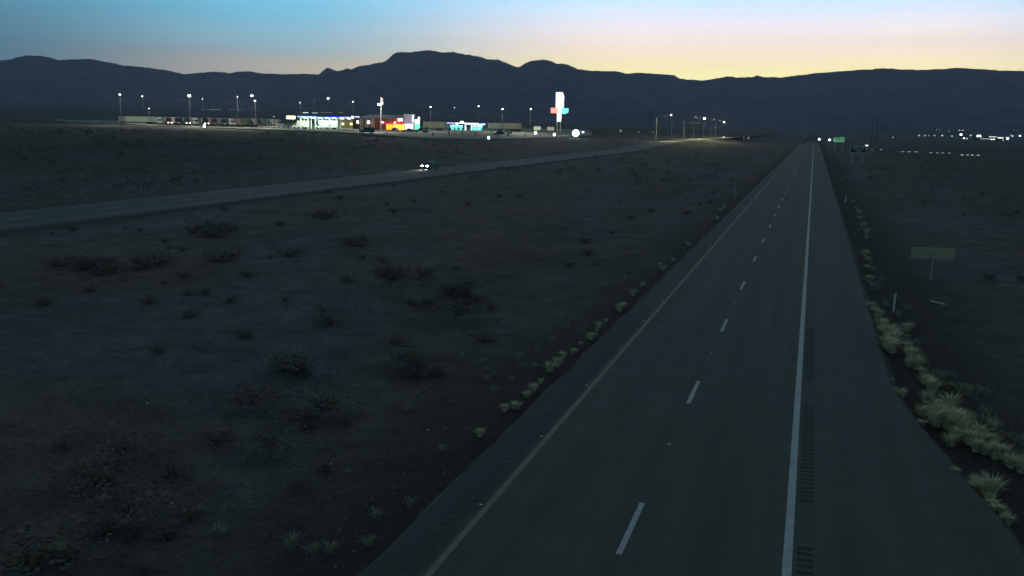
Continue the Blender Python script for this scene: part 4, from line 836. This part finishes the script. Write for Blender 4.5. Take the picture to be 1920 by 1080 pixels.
# off-ramp lamps on the right
pole_p = mat('pale_grey_pole', (.16, .18, .19), .6, .05)
hd_b = emi('ramp_lamp_white', (.95, 1, 1), 60); 
for i, (x, yb, yt, hx, hy, br) in enumerate([(1231, 264, 220.5, 1257.5, 215.3, 1), (1259.5, 262.3, 222, 1303, 219.5, 0), (1282.5, 261, 224, 1320.3, 221.3, 2), (1301, 258, 230, 1337.5, 224.5, 0), (1320, 257.3, 229.5, 1349.5, 226.3, 0), (1332.8, 257, 231.5, 1357.3, 228.3, 1), (1342, 256.3, 232, 1360, 231.5, 0)]):
    D = 477+55*i; S = D/F_PX; g2 = gp(x, D); lab = ['first and tallest lamp post at the left end of the ramp row', 'second lamp post from the left in the ramp row', 'third lamp post from the left with the brightest ramp lamp', 'middle lamp post of the ramp row', 'fifth lamp post from the left in the ramp row', 'sixth lamp post of the ramp row with a small lit lamp', 'last and faintest lamp post at the right end of the ramp row'][i]
    t = thing('ramp_lamp_post', lab, 'street light', g2, Y_, 'lamp posts along the ramp'); zt_ = zat(x, yt, D, g2); zh = zat(hx, hy, D, g2); dx = (hx-x)*S*.30
    ztop = zt_
    MB().tube((0, 0, -.5), (dx*.02, 0, ztop), .2, .12, n=8).build('pole', pole_p, t)
    # a long mast arm out over the ramp
    hxm = (hx-x)*S; MB().tube((dx*.02, 0, ztop), (hxm, 0, zh), .07, .05, n=6).build('mast_arm', dark_m, t)
    MB().box(hxm-.45, hxm+.45, -.35, .35, zh+.1, zh+.3).build('lamp_housing', dark_m, t)
    m = [mat('unlit_lens', (.25, .3, .3), emit=.08, ecol=(.6, .7, .7)), emi('ramp_lamp_soft', (.9, 1, 1), 8), hd_b][br]; e = [.5, .7, .8][br]*S*1.6
    lamp_light(t, zh-e-3, (4000, 8000, 20000)[br], (1, .9, .5), x=hxm, y=-5)
    MB().box(hxm-e, hxm+e, -.3, .3, zh-e, zh+.09).build('lamp_lens', m, t)
# sign bridge over the ramp
D = 700.; S = D/F_PX; g2 = gp(1303, D); t = thing('sign_gantry', 'faint brownish overhead sign beam among the ramp lamp posts', 'sign gantry', g2, Y_); z = zat(1303, 230.3, D, g2)
MB().box(-11*S, 10*S, -.3, .3, z-.4, z+.5).build('beam', mat('dull_brown_sign', (.25, .18, .13), .7, .1, emit=.02, ecol=(.8, .55, .4)), t)
for x in (-11, 10): MB().box(x*S-.15, x*S+.15, -.31, -.05 if 0 else .29, -.4, z-.41).build('column', dark_m, t)
# small lit things along the ramp
for x, y, D, s, m, lab in ((1358.5, 258.2, 745, .9, emi('small_white_marker', (.9, .95, .9), 1.5), 'small white lit marker sign at the right end of the lit ramp'), (1164, 251, 620, 2.2, mat('dull_pink_box', (.35, .3, .3), emit=.12, ecol=(.8, .7, .7)), 'dull pink roadside sign right of the floodlight'), (1198, 247, 640, 1.0, mat('dim_marker', (.4, .4, .4), emit=.15, ecol=(.7, .7, .75)), 'tiny dim marker sign left of the ramp posts'), (1225, 247.5, 650, .9, mat('dim_marker', (.4, .4, .4), emit=.15, ecol=(.7, .7, .75)), 'tiny dim marker sign beside the first ramp post'), (1405, 258.5, 700, 2.0, mat('dull_pink_box', (.35, .3, .3), emit=.12, ecol=(.8, .7, .7)), 'dull pinkish sign panel on the rise right of the ramp'), (1396, 258.7, 700, 1.4, mat('dim_pink', (.3, .25, .25), emit=.05, ecol=(.8, .7, .7)), 'fainter small panel left of the dull pinkish one on the rise')):
    S = D/F_PX; g2 = gp(x, D); z = max(zat(x, y, D, g2), s*S+.3); t = thing('marker_sign', lab, 'sign', g2, Y_, 'small signs by the ramp')
    MB().box(-s*S, s*S, 0, .1, z-s*S, z+s*S).build('panel', m, t); MB().box(-.06, .06, .1, .2, -.4, z+s*S*.5).build('post', metal_m, t)

# transmission poles against the hills
for x, yt, yb, D, sp_, lab in ((1219.5, 207, 250, 1100., 2.6, 'faint dark twin pole power structure left of the ramp lamps'), (1640.5, 216, 262, 1100., 4.2, 'faint dark twin pole power structure right of the green sign'), (276, 190, 215, 1500, 1.5, 'faint power pole pair above the pale trailer')):
    S = D/F_PX; g2 = gp(x, D); t = thing('power_pole', lab, 'power pole', g2, Y_, 'twin power poles'); z = zat(x, yt, D, g2)
    for sx in (-1, 1): MB().tube((sx*sp_*S, 0, -1), (sx*sp_*S, 0, z), .32, .22, n=8).build('pole', dark_m, t)
    MB().box(-sp_*S*1.5, sp_*S*1.5, -.15, .15, z-4.6, z-4.2).build('crossarm', dark_m, t)
    b = MB(); b.tube((-sp_*S, 0, z-5), (sp_*S, 0, z-14), .12, n=5); b.tube((sp_*S, 0, z-5), (-sp_*S, 0, z-14), .12, n=5); b.build('cross_brace', dark_m, t)

# row of low sheds with small roof lights, right plain
shed_m = mat('dark_green_panel', (.17, .22, .19), .7, .15, .6)
for xs2, y, D, lab, n_, e, ht_ in ((1660, 284.8, 430., 'far left low trailer in the row on the right plain', (1646, 1654, 1665, 1673), .25, 2.0), (1710, 285.5, 400., 'second low trailer in the row with three pale blue lights', (1696.5, 1709, 1722.5), .28, 2.6), (1769, 287.8, 380., 'third low trailer in the row with a thin string of lights', (1750, 1762, 1773, 1785), .20, 1.5), (1828, 292, 366., 'nearest low green trailer in the row with four roof lights', (1809, 1819, 1828.5, 1840), .5, 2.6)):
    S = D/F_PX; g2 = gp(xs2, D); t = thing('low_trailer', lab, 'trailer', g2, Y_+R(3), 'low trailers on the right plain'); zt_ = zat(xs2, y, D, g2)
    z0 = max(.55, zt_-ht_*.8)
    MB().box(-20*S, 20*S, 0, 2.5, z0, zt_).build('body', shed_m, t, bevel=.05)
    for yy in (-12, 12): MB().tube((yy*S, -.05, .4), (yy*S, .3, .4), .4, n=12).build('wheel', tyre_m, t)
    for x in n_: MB().box((x-xs2)*S-2.4*S, (x-xs2)*S+2.4*S, -.12, .1, zt_+.01, zt_+.01+1.4*S).build('roof_lamp', mat('pale_roof_lamp_%d' % int(e*100), (.6, .75, .7), emit=e, ecol=(.75, 1, .9)), t)
mast(1655.2, 280.8, 430., .6, emi('small_pale_lamp', (.85, .9, .8), .9), 'small round lamp between the left low trailers on the right plain', group='lamps on the right plain')

# distant town on the right
twl = [(1676, 257.4, 1.2, .35), (1725, 254, 1.6, .35), (1736, 254.2, 1.5, .35), (1743, 254, 1, .3), (1754, 254.2, 1.3, .5), (1768.5, 254.2, 1.4, .9), (1787, 255.2, 1.3, .6), (1752.5, 265.3, 1.3, .7), (1757, 243.2, .8, .2), (1763, 243, .8, .2), (1780.5, 246.3, 1, .25), (1800, 244.4, 1.4, .35), (1806, 244.3, 1.2, .5), (1803.6, 252.4, 1.9, 9), (1810, 259.3, 1.4, 3), (1815.5, 260, 1.2, .9), (1822, 253.8, 1.4, .8), (1835, 254.2, 1.7, 1.6), (1839.5, 254, 1.7, 1.6), (1884, 263.4, 1.2, 1.0), (1892, 260.3, 2.0, 5), (1897, 252.8, 1, .4), (1902, 244.2, .8, .15), (1908, 244.2, .8, .15), (1900.5, 255, 1.7, .8), (1914.5, 254.7, 1.9, 1.6)]
side_w = ['leftmost faint lamp of the distant town', 'second faint lamp of the distant town from the left', 'third faint lamp of the distant town from the left', 'small faint lamp beside the third town lamp', 'pale town lamp midway along the left string of lights', 'clear town lamp in the right part of the left string', 'last town lamp of the left string before the bright blue light', 'lone lamp standing below the left string of town lights', 'left of the faint upper pair of town lamps', 'right of the faint upper pair of town lamps', 'faint upper lamp between the pairs above the town', 'left lamp of the pale pair above the bright blue light', 'right lamp of the pale pair above the bright blue light',
          'bright blue white light at the left end of the lit town blocks', 'small bright lamp just below the blue white light', 'ring shaped dim lamp right below the blue white light', 'dim lamp right of the blue white light', 'left lamp of the close pair above the lit streak', 'right lamp of the close pair above the lit streak', 'small lamp under the brightest lit block', 'bright blue lamp at the right end of the lit town blocks', 'dim lamp above the right end of the lit blocks', 'left of the two faintest lamps above the right town', 'right of the two faintest lamps above the right town', 'pale lamp right of the lit town blocks', 'bright lamp at the right edge of the picture']
for (x, y, s, e), lab in zip(twl, side_w):
    D = 1900.; col = (.5, .55, 1) if lab.startswith('bright blue') else (.9, 1, .95)
    mast(x, y, D, s, emi('town_lamp_%d_%d' % (int(e*100), int(col[0]*10)), col, e), lab, dark_m, group='lamps of the distant town')
for x0, x1, y, h_, e, lab in ((1840, 1866, 260.6, .5, .5, 'long thin lit shed in the distant town'), (1856, 1871, 256.6, .8, .8, 'bright lit roof above the long thin shed in the distant town'), (1873, 1884, 258.6, 1.3, 1.0, 'brightest lit block of the distant town'), (1860, 1868, 261.2, .9, 2.5, 'short lit wall under the bright roof in the distant town'), (1888, 1895, 258.0, 1.0, .6, 'dim small building right of the brightest town block'), (1832.5, 1842.5, 256.0, 1.2, .8, 'small lit building below the close pair of town lamps')):
    D = 1900.; S = D/F_PX; xm = (x0+x1)/2; g2 = gp(xm, D); t = thing('town_building', lab, 'building', g2, Y_, 'lit buildings of the distant town'); z = zat(xm, y, D, g2); hw = (x1-x0)/2*S
    zt_ = z+h_*S
    MB().box(-hw, hw, 0, 12, -1, zt_+.6).build('wall', dark_m, t); MB().box(-hw*.98, hw*.98, -.3, -.02, max(z-h_*S, .3), zt_).build('lit_front', emi('town_front_%d' % int(e*100), (.92, 1, .9), e), t)
# low structures lit on the road side left of the ramp

ramp_lit_m = asphalt('ramp_lamplight_tone', (.26, .25, .17))  # lamplight on the ramp put into a pale warm surface colour
ys3 = list(np.arange(470, 830, 8.0)); rr_ = strip(lambda Y: [-71.3, -66, -60.3], ys3, lambda X, Y: T(-66, Y)+.03, ramp_lit_m, 'ramp_lit_sheet'); tagp(rr_, kind='structure')
#HAZE
HAZE = 4.6e-5
# ------------------------------------------------------------------ haze (air over the plain)
hb = MB(); hb.box(-14500, 14500, -6500, 15500, -60, 1300)
hm = bpy.data.materials.new('haze_air'); hm.use_nodes = True; ht = hm.node_tree; ht.nodes.clear()
pv = ht.nodes.new('ShaderNodeVolumePrincipled'); pv.inputs['Density'].default_value = HAZE; pv.inputs['Color'].default_value = (.60, .67, 1.0, 1); pv.inputs['Anisotropy'].default_value = .2
ho = ht.nodes.new('ShaderNodeOutputMaterial'); ht.links.new(pv.outputs[0], ho.inputs['Volume'])
tagp(hb.build('haze', hm), kind='stuff')
